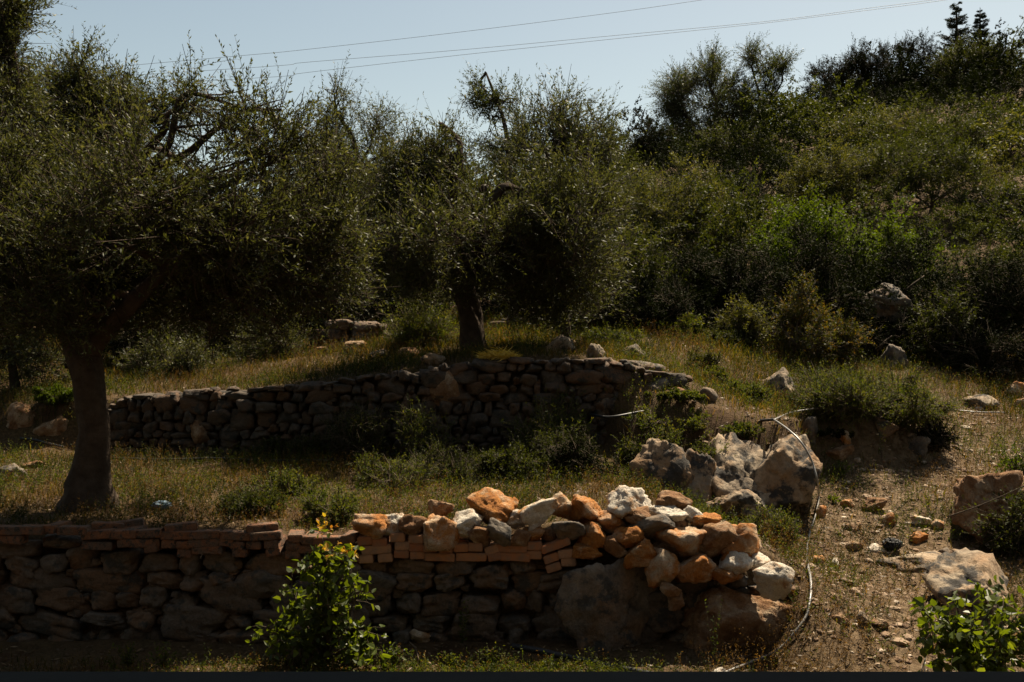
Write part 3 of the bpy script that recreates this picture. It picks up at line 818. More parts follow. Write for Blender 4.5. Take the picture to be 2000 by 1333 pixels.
B = bush
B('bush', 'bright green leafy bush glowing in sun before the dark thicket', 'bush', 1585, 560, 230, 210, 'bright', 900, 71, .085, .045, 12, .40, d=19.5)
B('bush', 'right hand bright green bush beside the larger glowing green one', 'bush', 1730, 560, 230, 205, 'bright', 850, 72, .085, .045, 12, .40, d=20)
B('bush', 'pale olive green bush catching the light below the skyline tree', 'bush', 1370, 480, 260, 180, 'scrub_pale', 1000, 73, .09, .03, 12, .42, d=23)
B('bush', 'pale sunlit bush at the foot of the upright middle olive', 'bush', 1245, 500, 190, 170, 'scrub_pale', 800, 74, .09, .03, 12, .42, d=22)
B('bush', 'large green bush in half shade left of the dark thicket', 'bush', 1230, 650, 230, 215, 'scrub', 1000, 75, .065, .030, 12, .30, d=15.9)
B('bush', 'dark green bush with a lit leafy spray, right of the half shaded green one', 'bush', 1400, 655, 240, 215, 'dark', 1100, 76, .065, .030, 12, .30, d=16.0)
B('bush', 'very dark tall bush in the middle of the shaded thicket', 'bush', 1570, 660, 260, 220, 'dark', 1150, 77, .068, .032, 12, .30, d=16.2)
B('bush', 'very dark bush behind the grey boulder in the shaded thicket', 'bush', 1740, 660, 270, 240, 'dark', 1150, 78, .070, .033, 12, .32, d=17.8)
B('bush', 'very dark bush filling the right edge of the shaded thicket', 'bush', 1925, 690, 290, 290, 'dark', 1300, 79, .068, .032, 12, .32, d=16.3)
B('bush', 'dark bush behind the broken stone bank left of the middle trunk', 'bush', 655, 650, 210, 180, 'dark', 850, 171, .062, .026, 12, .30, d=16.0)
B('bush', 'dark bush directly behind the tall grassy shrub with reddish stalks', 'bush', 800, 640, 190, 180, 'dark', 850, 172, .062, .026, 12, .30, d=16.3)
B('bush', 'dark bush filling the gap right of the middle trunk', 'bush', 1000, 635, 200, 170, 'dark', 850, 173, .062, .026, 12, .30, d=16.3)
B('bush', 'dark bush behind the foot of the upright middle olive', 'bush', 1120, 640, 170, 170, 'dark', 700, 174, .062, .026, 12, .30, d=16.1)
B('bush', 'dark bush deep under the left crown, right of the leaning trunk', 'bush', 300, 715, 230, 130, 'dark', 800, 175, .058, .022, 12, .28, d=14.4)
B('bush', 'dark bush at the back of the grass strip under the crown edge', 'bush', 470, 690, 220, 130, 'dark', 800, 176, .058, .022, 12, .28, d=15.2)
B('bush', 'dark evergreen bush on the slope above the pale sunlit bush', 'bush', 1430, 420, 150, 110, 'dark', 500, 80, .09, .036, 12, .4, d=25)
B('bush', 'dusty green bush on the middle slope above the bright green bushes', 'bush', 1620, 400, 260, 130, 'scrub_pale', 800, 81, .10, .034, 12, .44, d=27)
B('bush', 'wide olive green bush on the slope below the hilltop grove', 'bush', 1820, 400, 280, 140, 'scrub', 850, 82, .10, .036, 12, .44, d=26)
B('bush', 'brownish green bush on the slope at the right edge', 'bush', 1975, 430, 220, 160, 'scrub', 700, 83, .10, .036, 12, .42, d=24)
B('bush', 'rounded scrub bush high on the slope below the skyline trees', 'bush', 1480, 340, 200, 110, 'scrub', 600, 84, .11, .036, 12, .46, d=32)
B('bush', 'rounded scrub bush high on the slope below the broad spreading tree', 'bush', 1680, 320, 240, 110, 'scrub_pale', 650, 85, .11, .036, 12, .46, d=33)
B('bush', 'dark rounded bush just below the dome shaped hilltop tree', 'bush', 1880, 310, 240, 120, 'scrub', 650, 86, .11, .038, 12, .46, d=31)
B('shrub', 'sunlit shrub with rusty orange leaf tips on the upper slope', 'shrub', 1565, 720, 130, 155, 'rust', 420, 87, .055, .022, 12, .24, d=14.6)
B('shrub', 'rust tinged spreading shrub in front of the grey boulder', 'shrub', 1640, 715, 120, 110, 'rust', 380, 88, .055, .022, 12, .24, d=14.8)
B('shrub', 'green shrub with pale tips left of the rusty shrub', 'shrub', 1450, 715, 105, 140, 'scrub_pale', 430, 89, .055, .022, 12, .24, d=14.6)
B('shrub', 'soft dark green shrub in shade behind the top of the upper wall', 'shrub', 1325, 700, 110, 85, 'herb', 330, 90, .06, .018, 12, .26, d=14.5)
B('shrub', 'broad low herb mound spilling over the stones beside the hose fork', 'shrub', 1640, 818, 220, 118, 'herb', 1500, 91, .032, .012, 14, .17, d=11.75)
B('shrub', 'right part of the sunlit herb mound trailing downhill', 'shrub', 1765, 836, 170, 112, 'herb', 1200, 92, .032, .012, 14, .17, d=11.8)
B('shrub', 'small round herb shrub left of the pale standing rock', 'shrub', 1455, 815, 95, 80, 'herb', 420, 93, .032, .012, 14, .16, d=11.6)
B('shrub', 'loose green herb clump on the bank above the mossy boulders', 'shrub', 1310, 870, 150, 85, 'herb', 560, 94, .032, .012, 14, .17, d=10.45)
B('shrub', 'herb clump hanging over the edge between the two mossy boulders', 'shrub', 1390, 905, 75, 70, 'herb', 280, 95, .030, .012, 14, .15, d=10.1)
B('shrub', 'tall grassy shrub with reddish stalks left of the middle trunk', 'shrub', 820, 690, 110, 100, 'herb', 360, 96, .07, .014, 12, .36, d=13.9, up=1.2)
B('shrub', 'leafy shrub in dappled light right of the middle trunk', 'shrub', 1105, 650, 90, 105, 'scrub_pale', 300, 97, .06, .024, 12, .26, d=15.0)
B('shrub', 'small vivid green shrub right behind the leaning olive trunk', 'shrub', 112, 825, 90, 75, 'bright', 420, 98, .035, .014, 14, .17, d=12.0)
B('shrub', 'low leafy olive sucker in dappled light above the grass strip', 'shrub', 535, 700, 150, 80, 'olive', 320, 99, .065, .017, 12, .3, d=14.4)
B('shrub', 'dim shrub under the crown left of the grass strip', 'shrub', 330, 735, 190, 80, 'olive', 400, 100, .065, .018, 12, .3, d=13.6)
B('shrub', 'dry tangled bush with yellow green tips behind the brick row', 'shrub', 645, 1052, 110, 100, 'herb', 420, 101, .030, .010, 14, .2, d=8.1, up=.9)
B('shrub', 'low dark weed bush behind the left bricks near the plastic bag', 'shrub', 500, 1040, 160, 85, 'scrub', 420, 102, .034, .012, 14, .2, d=8.4, up=.7)
B('shrub', 'dark green weed clump in shade above the rubble heap', 'shrub', 1000, 960, 130, 90, 'scrub', 380, 103, .040, .016, 12, .22, d=9.6, up=.7)
B('shrub', 'fresh green weed with white flower heads beside the hose', 'weed', 1512, 1095, 85, 105, 'herb', 380, 104, .032, .010, 14, .2, d=8.6, up=.9)
B('shrub', 'dark bramble hanging over the rock at the right edge', 'shrub', 1985, 1030, 120, 80, 'scrub', 300, 105, .045, .024, 10, .24, d=9.0, up=.4)
B('shrub', 'leafy green bramble on top of the rock at the right edge', 'shrub', 2000, 920, 80, 50, 'bright', 160, 106, .045, .024, 10, .2, d=9.9)
B('shrub', 'dim shrub in the shade right of the grey boulder', 'shrub', 1860, 660, 170, 100, 'scrub', 420, 107, .065, .026, 12, .3, d=15.8)
B('shrub', 'dark green tuft in shade at the foot of the upper wall', 'shrub', 1080, 840, 130, 80, 'herb', 320, 108, .05, .012, 12, .28, d=10.8, up=1.1)

B('shrub', 'green scrub clump draped over the top of the rounded spotted boulder', 'shrub', 1262, 880, 120, 70, 'herb', 420, 111, .032, .012, 14, .17, d=10.25)
B('shrub', 'lit green scrub on the bank below the squat rounded wall stone', 'shrub', 1330, 835, 120, 60, 'herb', 420, 112, .032, .012, 14, .17, d=10.7)
B('shrub', 'scrub tuft on top of the largest pale boulder beneath the hose fork', 'shrub', 1450, 850, 90, 34, 'herb', 200, 113, .030, .012, 14, .13, d=10.3)
B('shrub', 'dry leggy herb on the bank right of the capstone', 'shrub', 1375, 745, 80, 70, 'scrub_pale', 260, 114, .034, .012, 12, .18, d=12.3, up=.8)
B('shrub', 'dark scrub added as shade under the left part of the herb mound', 'shrub', 1610, 890, 90, 50, 'dark', 240, 116, .034, .014, 12, .18, d=11.4)  # this clump and the next darken the bank where the mound's shade falls
B('shrub', 'dark scrub added as shade under the right part of the herb mound', 'shrub', 1830, 880, 90, 70, 'dark', 260, 117, .034, .014, 12, .18, d=11.6)
B('shrub', 'wispy weeds behind the middle of the brick row', 'shrub', 560, 985, 150, 70, 'herb', 260, 118, .03, .010, 12, .22, d=9.0, up=1.0)
B('shrub', 'wispy half lit weeds above the left end of the rubble', 'shrub', 760, 960, 160, 80, 'herb', 260, 119, .03, .010, 12, .24, d=9.3, up=1.0)
B('shrub', 'straggly weeds in the shade behind the big orange stone', 'shrub', 880, 935, 150, 70, 'scrub', 240, 120, .03, .010, 12, .24, d=9.7, up=1.0)

B('shrub', 'dark weeds grown up against the middle of the upper wall', 'shrub', 700, 880, 150, 80, 'dark_herb', 380, 121, .04, .012, 12, .24, d=10.9, up=1.0)
B('shrub', 'grassy green weeds against the upper wall below the reddish block', 'shrub', 810, 868, 130, 70, 'herb', 300, 122, .045, .011, 12, .24, d=10.8, up=1.1)
B('shrub', 'low shaded weeds at the foot of the left part of the upper wall', 'shrub', 560, 892, 140, 50, 'dark_herb', 300, 123, .04, .012, 12, .2, d=11.0, up=.9)
B('shrub', 'dark bramble left of the rounded spotted boulder', 'shrub', 1135, 945, 150, 95, 'dark', 420, 124, .036, .016, 12, .22, d=9.7, up=.6)
B('shrub', 'scrubby green weeds on the terrace under the upright wall stones', 'shrub', 1065, 890, 150, 60, 'scrub', 360, 125, .036, .013, 12, .2, d=10.3, up=.7)
B('shrub', 'grey green herb behind the small pale stone of the upper terrace', 'shrub', 1195, 690, 120, 56, 'herb', 280, 126, .045, .014, 12, .22, d=13.6)
B('shrub', 'dark evergreen shrub at the foot of the half shaded bush', 'shrub', 1265, 668, 150, 80, 'dark', 420, 127, .055, .022, 12, .26, d=14.9)
B('shrub', 'dark shrub in shade between the soft green and the pale tipped shrubs', 'shrub', 1392, 706, 110, 62, 'dark_herb', 300, 128, .05, .018, 12, .24, d=14.2)
B('shrub', 'leafy shrub in half shade under the upright middle olive', 'shrub', 1160, 655, 110, 95, 'scrub', 420, 129, .055, .024, 12, .26, d=15.0)
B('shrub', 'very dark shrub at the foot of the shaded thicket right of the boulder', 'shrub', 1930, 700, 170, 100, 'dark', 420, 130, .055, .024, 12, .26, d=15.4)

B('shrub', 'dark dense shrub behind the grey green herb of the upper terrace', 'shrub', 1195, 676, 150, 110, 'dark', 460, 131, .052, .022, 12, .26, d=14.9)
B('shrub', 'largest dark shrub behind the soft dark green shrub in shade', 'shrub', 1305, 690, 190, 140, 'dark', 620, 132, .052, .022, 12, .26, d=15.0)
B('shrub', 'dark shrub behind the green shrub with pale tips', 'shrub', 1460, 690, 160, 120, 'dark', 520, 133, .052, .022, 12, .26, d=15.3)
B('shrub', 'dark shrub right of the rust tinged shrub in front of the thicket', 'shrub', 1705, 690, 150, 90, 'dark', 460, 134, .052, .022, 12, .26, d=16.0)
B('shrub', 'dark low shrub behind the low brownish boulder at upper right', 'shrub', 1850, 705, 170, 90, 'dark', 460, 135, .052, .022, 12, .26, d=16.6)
B('shrub', 'green herb clump growing left of the pale standing rock and its round shrub', 'shrub', 1385, 770, 110, 60, 'herb', 300, 136, .034, .012, 13, .17, d=12.0)

# small leafy plants
def sprout(name, label, cat, px, py, wpx, hpx, mat, seed, stems=5, nl=9, L=.05, W=.03, d=None, fold=True, dmin=5.5, group=None, lean=.35):
    rs = np.random.RandomState(seed)
    p = hit(px, py, dmin) if d is None else P(px, py, d)
    if d is not None: p[2] = g1(p[0], p[1])
    w, h = wpx * p[1] / F, hpx * p[1] / F
    g, gt = Geo(), Geo()
    a = rs.uniform(0, 2 * np.pi, stems); r = rs.uniform(0.1, 1, stems)
    dv = unit(np.stack([np.cos(a) * r * w * .5, np.sin(a) * r * w * .35, np.full(stems, h) * rs.uniform(.6, 1, stems)], 1))
    ln = h * rs.uniform(.6, 1.05, stems)
    sprays(g, np.repeat(p[None], stems, 0), dv, ln, nl, L, W, rs, gt, .1, 1.0, .004, fold)
    return plant(name, label, cat, p, g, mat, gt, None, group, 'leaves', wood_part='stem', wood_mat='twig')
sprout('sapling', 'tiny yellow green sapling growing out of the wall under the bricks', 'plant', 905, 1215, 60, 105, 'herb', 201, 7, 12, .045, .016, d=7.3)
sprout('weed', 'small leafy weed in the dark at the foot of the upper wall', 'weed', 420, 900, 60, 35, 'herb', 202, 9, 8, .04, .02)
sprout('weed', 'grey green weed in the shade at the bottom left', 'weed', 250, 1305, 70, 60, 'herb', 203, 14, 9, .035, .018)
sprout('weed', 'second dim weed along the sill right of the grey green one', 'weed', 320, 1310, 70, 60, 'herb', 204, 14, 9, .035, .018)
sprout('weed', 'bushy green weed just right of the yellow tipped sapling', 'weed', 770, 1305, 80, 55, 'broad', 205, 18, 10, .035, .02)
sprout('weed', 'low sunlit weed in front of the loose pink stone', 'weed', 880, 1308, 60, 40, 'herb', 206, 16, 10, .03, .014)
sprout('weed', 'upright sunlit weed in the middle of the foreground', 'weed', 960, 1305, 70, 50, 'herb', 207, 18, 10, .03, .014)
sprout('weed', 'creeping sunlit weed left of the black pipe', 'weed', 1060, 1312, 80, 30, 'herb', 208, 16, 10, .03, .014)
sprout('weed', 'pale green stalk with leaves in front of the dark stones under the herb mound', 'weed', 1722, 905, 26, 90, 'herb', 209, 5, 14, .04, .014)
sprout('weed', 'pale leafed seedling behind the hose at the top of the path', 'weed', 1625, 985, 50, 22, 'broad', 210, 9, 6, .05, .028)
sprout('weed', 'creeping green weed among dark soil above the path', 'weed', 1640, 930, 90, 40, 'broad', 211, 14, 8, .04, .024)
sprout('weed', 'tall mullein like stalk rising from the herb mound', 'weed', 1580, 765, 18, 60, 'scrub_pale', 212, 4, 14, .05, .024, d=12.2)
sprout('weed', 'green shoot growing behind the pale standing rock', 'weed', 1540, 740, 26, 55, 'bright', 213, 7, 12, .06, .02, d=12.3)
sprout('weed', 'wispy flowering weed in front of the lower boulders', 'weed', 1395, 1250, 50, 150, 'herb', 214, 6, 12, .03, .010, d=7.0)

# the two broad-leaved foreground plants
def broad_plant(name, label, base, tips, mat, seed, L, W, young=None, nl=16, leaf_spread=1.0):
    rs = np.random.RandomState(seed)
    t = empty(name, base, label, 'plant')
    g, gy, w = Geo(), Geo(), Geo()
    for k, tp in enumerate(tips):
        tp = np.array(tp)
        mid = base + (tp - base) * .5 + rs.normal(size=3) * .06 + [0, 0, .08]
        pts = spline([base, mid, tp], 12)
        tube(w, pts, np.linspace(.009, .003, 12), 6)
        for q in range(4, 12):
            nb = 3
            side = unit(rs.normal(size=(nb, 3)) + (pts[11] - pts[0]) * .2 + [0, 0, .2])
            ln = rs.uniform(.08, .2, nb)
            sprays(g, np.repeat(pts[q][None], nb, 0), side, ln, max(2, nl // 5), L, W, rs, w, .35, leaf_spread, .0025, True)
        if young is not None and k in young:
            n = 4
            sprays(gy, np.repeat(pts[-1][None], n, 0) + rs.normal(size=(n, 3)) * .02, unit(rs.normal(size=(n, 3)) * .6 + [0, 0, .8]), rs.uniform(.06, .14, n), 7, L * .6, W * .55, rs, w, 0, .9, .0025, True)
    link('leaves', g.mesh('leaves', False, base), M[mat], t)
    if gy.n: link('young_leaves', gy.mesh('young_leaves', False, base), M['young'], t)['label'] = 'yellow and orange young leaves at the shoot tips'
    link('stem', w.mesh('stem', True, base), M['twig'], t)
    return t
b1 = P(635, 1330, 7.02); b1[2] = g1(b1[0], b1[1])
broad_plant('broadleaf_sapling', 'leafy green sapling with yellow orange tips in front of the brick row', b1,
            [P(628, 1040, 7.1), P(650, 1075, 7.0), P(600, 1110, 6.95), P(682, 1085, 7.0), P(570, 1150, 7.0), P(690, 1140, 6.9), P(520, 1225, 6.9), P(545, 1250, 6.8), P(720, 1235, 6.85), P(745, 1270, 6.8), P(640, 1180, 6.8), P(600, 1200, 6.85), P(670, 1210, 6.8), P(700, 1290, 6.7), P(560, 1190, 7.0), P(630, 1130, 6.9)],
            'broad', 301, .078, .058, {0, 1, 3}, 15)
b2 = P(1915, 1375, 6.2); b2[2] = g1(b2[0], b2[1])
broad_plant('broadleaf_sapling', 'bright green broad leaved plant in the bottom right corner', b2,
            [P(1800, 1190, 6.2), P(1815, 1240, 6.1), P(1870, 1160, 6.25), P(1920, 1150, 6.3), P(1960, 1170, 6.2), P(2000, 1180, 6.2), P(1850, 1210, 6.1), P(1900, 1220, 6.0), P(1950, 1230, 6.0), P(2010, 1240, 6.1), P(1860, 1280, 6.0), P(1900, 1300, 5.9), P(1960, 1300, 5.9), P(2020, 1320, 6.0), P(1840, 1320, 6.05), P(1880, 1250, 6.3), P(1985, 1270, 6.2)],
            'broad', 303, .078, .062, None, 15)

# ------------------------------------------------------------------ the mass of scrub covering the hill
def scatter_scrub():
    rs = np.random.RandomState(401)
    def tpl(k, n, L, W, tl, nl):
        g, gt, _ = crown([(np.array([rs.uniform(-.5, .5), rs.uniform(-.5, .5), rs.uniform(.35, .8)]), np.array([.6, .6, .55]) * rs.uniform(.75, 1.1)) for q in range(6)],
                         n, nl, tl, L, W, 500 + k, up=.3, out=1.0, keep=-.2, clump=2, twig_r=0, group=5)
        return np.concatenate(g.V), np.concatenate(g.Q), np.concatenate(g.A)
    near = [tpl(k, 480, .044, .022, .15, 12) for k in range(4)]
    far = [tpl(10 + k, 400, .060, .034, .18, 11) for k in range(4)]
    out = {'scrub': Geo(), 'dark': Geo(), 'scrub_pale': Geo()}
    pts = []
    for k in range(4200):
        y = rs.uniform(14.6, 58) if k > 700 else rs.uniform(14.6, 20); x = rs.uniform(-.60, .60) * y
        if y < np.interp(x, [-9, -3, -1.5, .4, 1.0, 3.0, 3.6, 5.4, 6, 10], [14.8, 14.9, 16.4, 16.4, 14.5, 14.5, 15.8, 16.2, 15.7, 15.7]): continue
        sz = rs.choice([.9, 1.1, 1.4, 1.75]) * rs.uniform(.9, 1.1) * (1 + .010 * (y - 18))
        if any((x - q[0]) ** 2 + (y - q[1]) ** 2 < (.56 * (sz + q[2])) ** 2 * (.55 if y < 30 else 1) for q in pts): continue
        pts.append((x, y, sz))
    for x, y, s in pts:
        V, Q, A = (near if y < 27 else far)[rs.randint(4)]
        a = rs.uniform(0, 2 * np.pi); c, sn = math.cos(a), math.sin(a)
        hz = s * rs.uniform(.78, 1.05) * (1.15 if y < 24 else 1)
        W_ = V @ np.array([[c, sn, 0], [-sn, c, 0], [0, 0, 1]]) * [s, s, hz] + [x, y, g1(x, y) - .1]
        n_ = vnoise(np.array([[x * .15, y * .15, 0]]), 77)[0]
        key = 'scrub_pale' if n_ > .30 and y > 21 else ('dark' if n_ < -.3 or (y < 19.5 and x > 1.5) else 'scrub')  # near right rows take the dark leaf to deepen the thicket's shade
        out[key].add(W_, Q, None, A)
    for key, nm, lab in (('scrub', 'hillside_scrub', 'mid green scrub covering the hillside'), ('dark', 'hillside_scrub', 'dark scrub in hillside patches and in the thicket, darkened for its shade'), ('scrub_pale', 'hillside_scrub', 'pale dusty scrub in patches on the hillside')):
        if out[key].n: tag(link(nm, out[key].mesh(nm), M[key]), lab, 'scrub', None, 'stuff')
scatter_scrub()

# ------------------------------------------------------------------ grass
def grass(name, label, mat, n, region, density, hgt, seed, wid=.006, lean=.45):
    rs = np.random.RandomState(seed)
    x0, x1, y0, y1 = region
    x = rs.uniform(x0, x1, n); y = rs.uniform(y0, y1, n)
    k = (rs.uniform(0, 1, n) < density(x, y)) & (np.abs(x) < .56 * y + .3)
    x, y = x[k], y[k]
    z = G(x, y); n = len(x)
    p = np.stack([x, y, z - .01], 1)
    h = hgt(x, y) * rs.uniform(.45, 1.3, n)
    a = rs.uniform(0, 2 * np.pi, n); ln = rs.uniform(.1, 1, n) * lean
    dv = np.stack([np.cos(a) * ln, np.sin(a) * ln, np.ones(n)], 1)
    fa = rs.uniform(0, 2 * np.pi, n); sd = np.stack([np.cos(fa), np.sin(fa), np.zeros(n)], 1)
    w = wid * rs.uniform(.6, 1.4, n)[:, None] * np.clip(y / 9, .8, 2)[:, None]
    m1 = p + dv * (h * .55)[:, None]; tp = p + dv * h[:, None] + np.stack([np.cos(a) * ln, np.sin(a) * ln, -.5 * ln], 1) * (h * .5)[:, None]
    V = np.stack([p - sd * w * .5, p + sd * w * .5, m1 + sd * w * .4, m1 - sd * w * .4, tp], 1).reshape(-1, 3)
    i = np.arange(n)[:, None] * 5
    me = mesh_np(name, V, [i + np.array([0, 1, 2, 3]), i + np.array([3, 2, 4])], {'rnd': np.repeat(np.clip(rs.normal(.45, .25, n), 0, 1), 5)})
    return tag(link(name, me, M[mat]), label, 'grass', None, 'stuff')

def in_open(x, y):
    """grassy ground: terraces and banks, less on the trodden path and in front of the wall"""
    e = np.interp(x, EDGE2[:, 0], EDGE2[:, 1])
    d = np.where(y > e, .8, .8)
    d = d * (1 - .85 * bare(x, y))
    d = np.where((y > e - .45) & (y < e + .05) & (x < 1.1), 0, d)
    d = np.where((y < 7.75) & (x < 2.0), np.where(y < 7.05, .55, .05), d)
    return np.clip(d * (1.0 + .9 * fbm2(x * .9, y * .9, 61, 3)), 0, 1)
hg = lambda x, y: np.interp(y, [6, 7.4, 8, 11, 14, 20], [.06, .07, .075, .09, .13, .17]) * (1 + .6 * fbm2(x * 1.7, y * 1.7, 65, 2))
grass('grass', 'green grass and weeds on the terraces', 'grass', 120000, (-8, 9, 6.2, 17), in_open, hg, 71)
grass('dry_grass', 'dry yellow grass on the terraces and along the path', 'straw', 80000, (-8, 9, 6.2, 17),
      lambda x, y: np.clip(in_open(x, y) * (.35 + 1.2 * np.clip(fbm2(x * 1.1, y * 1.1, 91, 3), -.3, 1)) + .10 * bare(x, y), 0, 1), lambda x, y: hg(x, y) * 1.05, 73, .005, .6)
def undergrowth(name, label, mat, n, region, density, hgt, seed, L=.028, W=.010, nl=11):
    """low sprigs growing through the grass"""
    rs = np.random.RandomState(seed)
    x = rs.uniform(region[0], region[1], n); y = rs.uniform(region[2], region[3], n)
    k = (rs.uniform(0, 1, n) < density(x, y)) & (np.abs(x) < .56 * y + .3)
    x, y = x[k], y[k]; n = len(x)
    p = np.stack([x, y, G(x, y) - .01], 1)
    dv = unit(np.stack([rs.normal(0, .45, n), rs.normal(0, .45, n), np.ones(n)], 1))
    g = Geo()
    sprays(g, p, dv, hgt(x, y) * rs.uniform(.5, 1.35, n), nl, L, W, rs, g, .15, .9, .0016)
    return tag(link(name, g.mesh(name), M[mat]), label, 'undergrowth', None, 'stuff')
def patch(s, t):
    return lambda x, y: np.clip(in_open2(x, y) * np.clip((fbm2(x * 1.25, y * 1.25, s, 3) - t) * 4, 0, 1), 0, 1)
def in_open2(x, y):
    e = np.interp(x, EDGE2[:, 0], EDGE2[:, 1])
    d = np.where((y > e - .42) & (y < e + .02) & (x < 1.1), 0, 1.0) * (1 - .3 * bare(x, y))
    return np.where((y > 7.0) & (y < 7.75) & (x < 2.0), 0, d)
uh = lambda x, y: np.interp(y, [6, 8, 11, 17], [.13, .17, .22, .32])
undergrowth('undergrowth', 'green weeds growing through the grass on the terraces', 'herb', 45000, (-8, 9, 6.3, 16.5), patch(131, -.12), uh, 131)
undergrowth('dark_undergrowth', 'dark low weeds in patches on the terraces', 'dark_herb', 39000, (-8, 9, 6.3, 16.5), patch(137, -.12), uh, 137)
undergrowth('dry_undergrowth', 'dry brown weeds in patches on terraces and path', 'dry_herb', 45000, (-8, 9, 6.3, 16.5), patch(141, -.15), uh, 141, .024, .007)
undergrowth('dry_weeds', 'tall tangled dry weeds in front of the right end of the wall', 'dry_herb', 1500, (1.0, 2.7, 6.5, 8.4),
      lambda x, y: np.clip(1.0 - np.abs(x - 1.9) / .75, 0, 1) * np.where((y < 7.3) | (x > 2.0), 1, 0), lambda x, y: .30 + 0 * x, 75, .024, .006, 16)
undergrowth('undergrowth', 'lit green and yellow weeds along the foot of the window wall', 'herb', 2600, (-1.4, .9, 6.35, 7.0),
      lambda x, y: np.clip(1 - np.abs(y - 6.72) / .3, 0, 1) * np.interp(x, [-1.4, -.9, .5, .9], [.3, 1, 1, .1]), lambda x, y: .10 + 0 * x, 77)
# ------------------------------------------------------------------ bricks
m, nt, nd, lk, b = new_mat('clay_brick')
co = coords(nt); oi = nd.new('ShaderNodeObjectInfo')
off = nd.new('ShaderNodeVectorMath'); off.operation = 'MULTIPLY_ADD'
lk.new(oi.outputs['Random'], off.inputs[0]); off.inputs[1].default_value = (11, 17, 23); lk.new(co, off.inputs[2])
bc = ramp(nt, oi.outputs['Random'], [(0, (.25, .095, .042)), (.35, (.33, .145, .06)), (.7, (.30, .15, .075)), (1, (.36, .20, .11))])
bc = mixc(nt, ramp(nt, noise(nt, off.outputs[0], 14, 7, .65), [(.40, 0), (.66, .9)]), bc, (.19, .125, .085))
lk.new(bc, b.inputs['Base Color']); b.inputs['Roughness'].default_value = .92; b.inputs['Specular IOR Level'].default_value = .15
q = bump(nt, noise(nt, off.outputs[0], 30, 6, .65), None, .35, .02)
bump(nt, noise(nt, off.outputs[0], 160, 3, .6), b, .4, .004, q)
M['brick'] = m
M['shaded_brick'] = mat_rock('shaded_clay_brick', (.27, .115, .052), (.18, .085, .045), (.14, .095, .065), .5, 9, (.06, .052, .042), .7)  # darker, browner brick copy: the left row's shade put into its colour

def brick_mesh(w, dp, h, seed, mat='brick'):
    bm = bmesh.new(); bmesh.ops.create_cube(bm, size=1)
    bmesh.ops.scale(bm, vec=(w, dp, h), verts=bm.verts)
    bmesh.ops.bevel(bm, geom=bm.edges[:], offset=.006, segments=2, affect='EDGES')
    bmesh.ops.subdivide_edges(bm, edges=[e for e in bm.edges if e.calc_length() > .03], cuts=4, use_grid_fill=True)
    V = np.array([v.co[:] for v in bm.verts])
    dn = fbm(V * 16 + seed * 7.7, seed, 3)[:, None] * .006
    for v, c in zip(bm.verts, V + unit(V) * dn): v.co = c + np.array([0, 0, h / 2])
    me = bpy.data.meshes.new('brick'); bm.to_mesh(me); bm.free()
    me.materials.append(M[mat])
    return me
BR = {'s': [brick_mesh(.232, .11, .062, k) for k in range(3)], 'h': [brick_mesh(.112, .23, .062, 5 + k) for k in range(3)]}
ORD = ['first', 'second', 'third', 'fourth', 'fifth', 'sixth', 'seventh', 'eighth', 'ninth', 'tenth', 'eleventh', 'twelfth', 'thirteenth', 'fourteenth', 'fifteenth', 'sixteenth']
BR['os'] = [brick_mesh(.232, .11, .060, k, 'shaded_brick') for k in range(3)]; BR['oh'] = [brick_mesh(.112, .23, .060, 5 + k, 'shaded_brick') for k in range(3)]
brs = random.Random(5)
def brick(px, py, kind, label, rot=0, d=7.43, yaw=None, w=1.0):
    """py is the middle of the visible face"""
    c = P(px, py, d)
    o = bpy.data.objects.new('brick', BR[kind][brs.randrange(3)]); COL.objects.link(o)
    dy = (.055 if kind[-1] == 's' else .115)
    o.location = (c[0], c[1] + dy, c[2] - .031)
    o.rotation_euler = (0, R(-rot), R(yaw if yaw is not None else brs.uniform(-5, 5)))
    o.scale = (w * brs.uniform(.97, 1.02), 1, brs.uniform(.97, 1.04))
    return tag(o, label, 'brick', 'loose orange bricks laid dry along the wall')

right_rows = [('lowest', [(716, 1093, 'h', 3), (752, 1091, 'h', 4), (783, 1083, 'h', -2), (813, 1085, 'h', 0), (859, 1089, 's', -1), (921, 1089, 's', 0), (968, 1088, 'h', 10), (1006, 1089, 's', -2), (1044, 1085, 'h', 0)]),
              ('middle', [(735, 1075, 's', 4), (783, 1067, 'h', 0), (813, 1070, 'h', 0), (841, 1071, 'h', 2), (869, 1073, 'h', -1), (900, 1071, 'h', 1), (930, 1070, 'h', 0), (964, 1075, 'h', 18), (1000, 1072, 's', -2), (1043, 1068, 'h', -2)]),
              ('top', [(712, 1058, 'h', 6), (741, 1060, 'h', 0), (778, 1051, 'h', 2), (814, 1054, 'h', -2)])]
for nm, row in right_rows:
    for k, (px, py, kd, rot) in enumerate(row):
        brick(px, py, kd, f"{ORD[k]} brick from the left in the {nm} course under the rubble stones", rot, w=.98)
for lab, px, py, kd, rot in (('long tilted brick on top of the slipped brick stack left of the big boulder', 1088, 1066, 's', 20), ('slipped brick second from the top on the left side of the tilted stack', 1077, 1091, 'h', 18),
                             ('short brick on the right side of the tilted stack, under the long one', 1107, 1083, 'h', 8), ('lowest tilted brick at the left foot of the slipped stack', 1083, 1109, 'h', 18), ('lowest brick on the right of the slipped stack touching the big boulder', 1113, 1099, 'h', 3)):
    brick(px, py, kd, lab, rot)
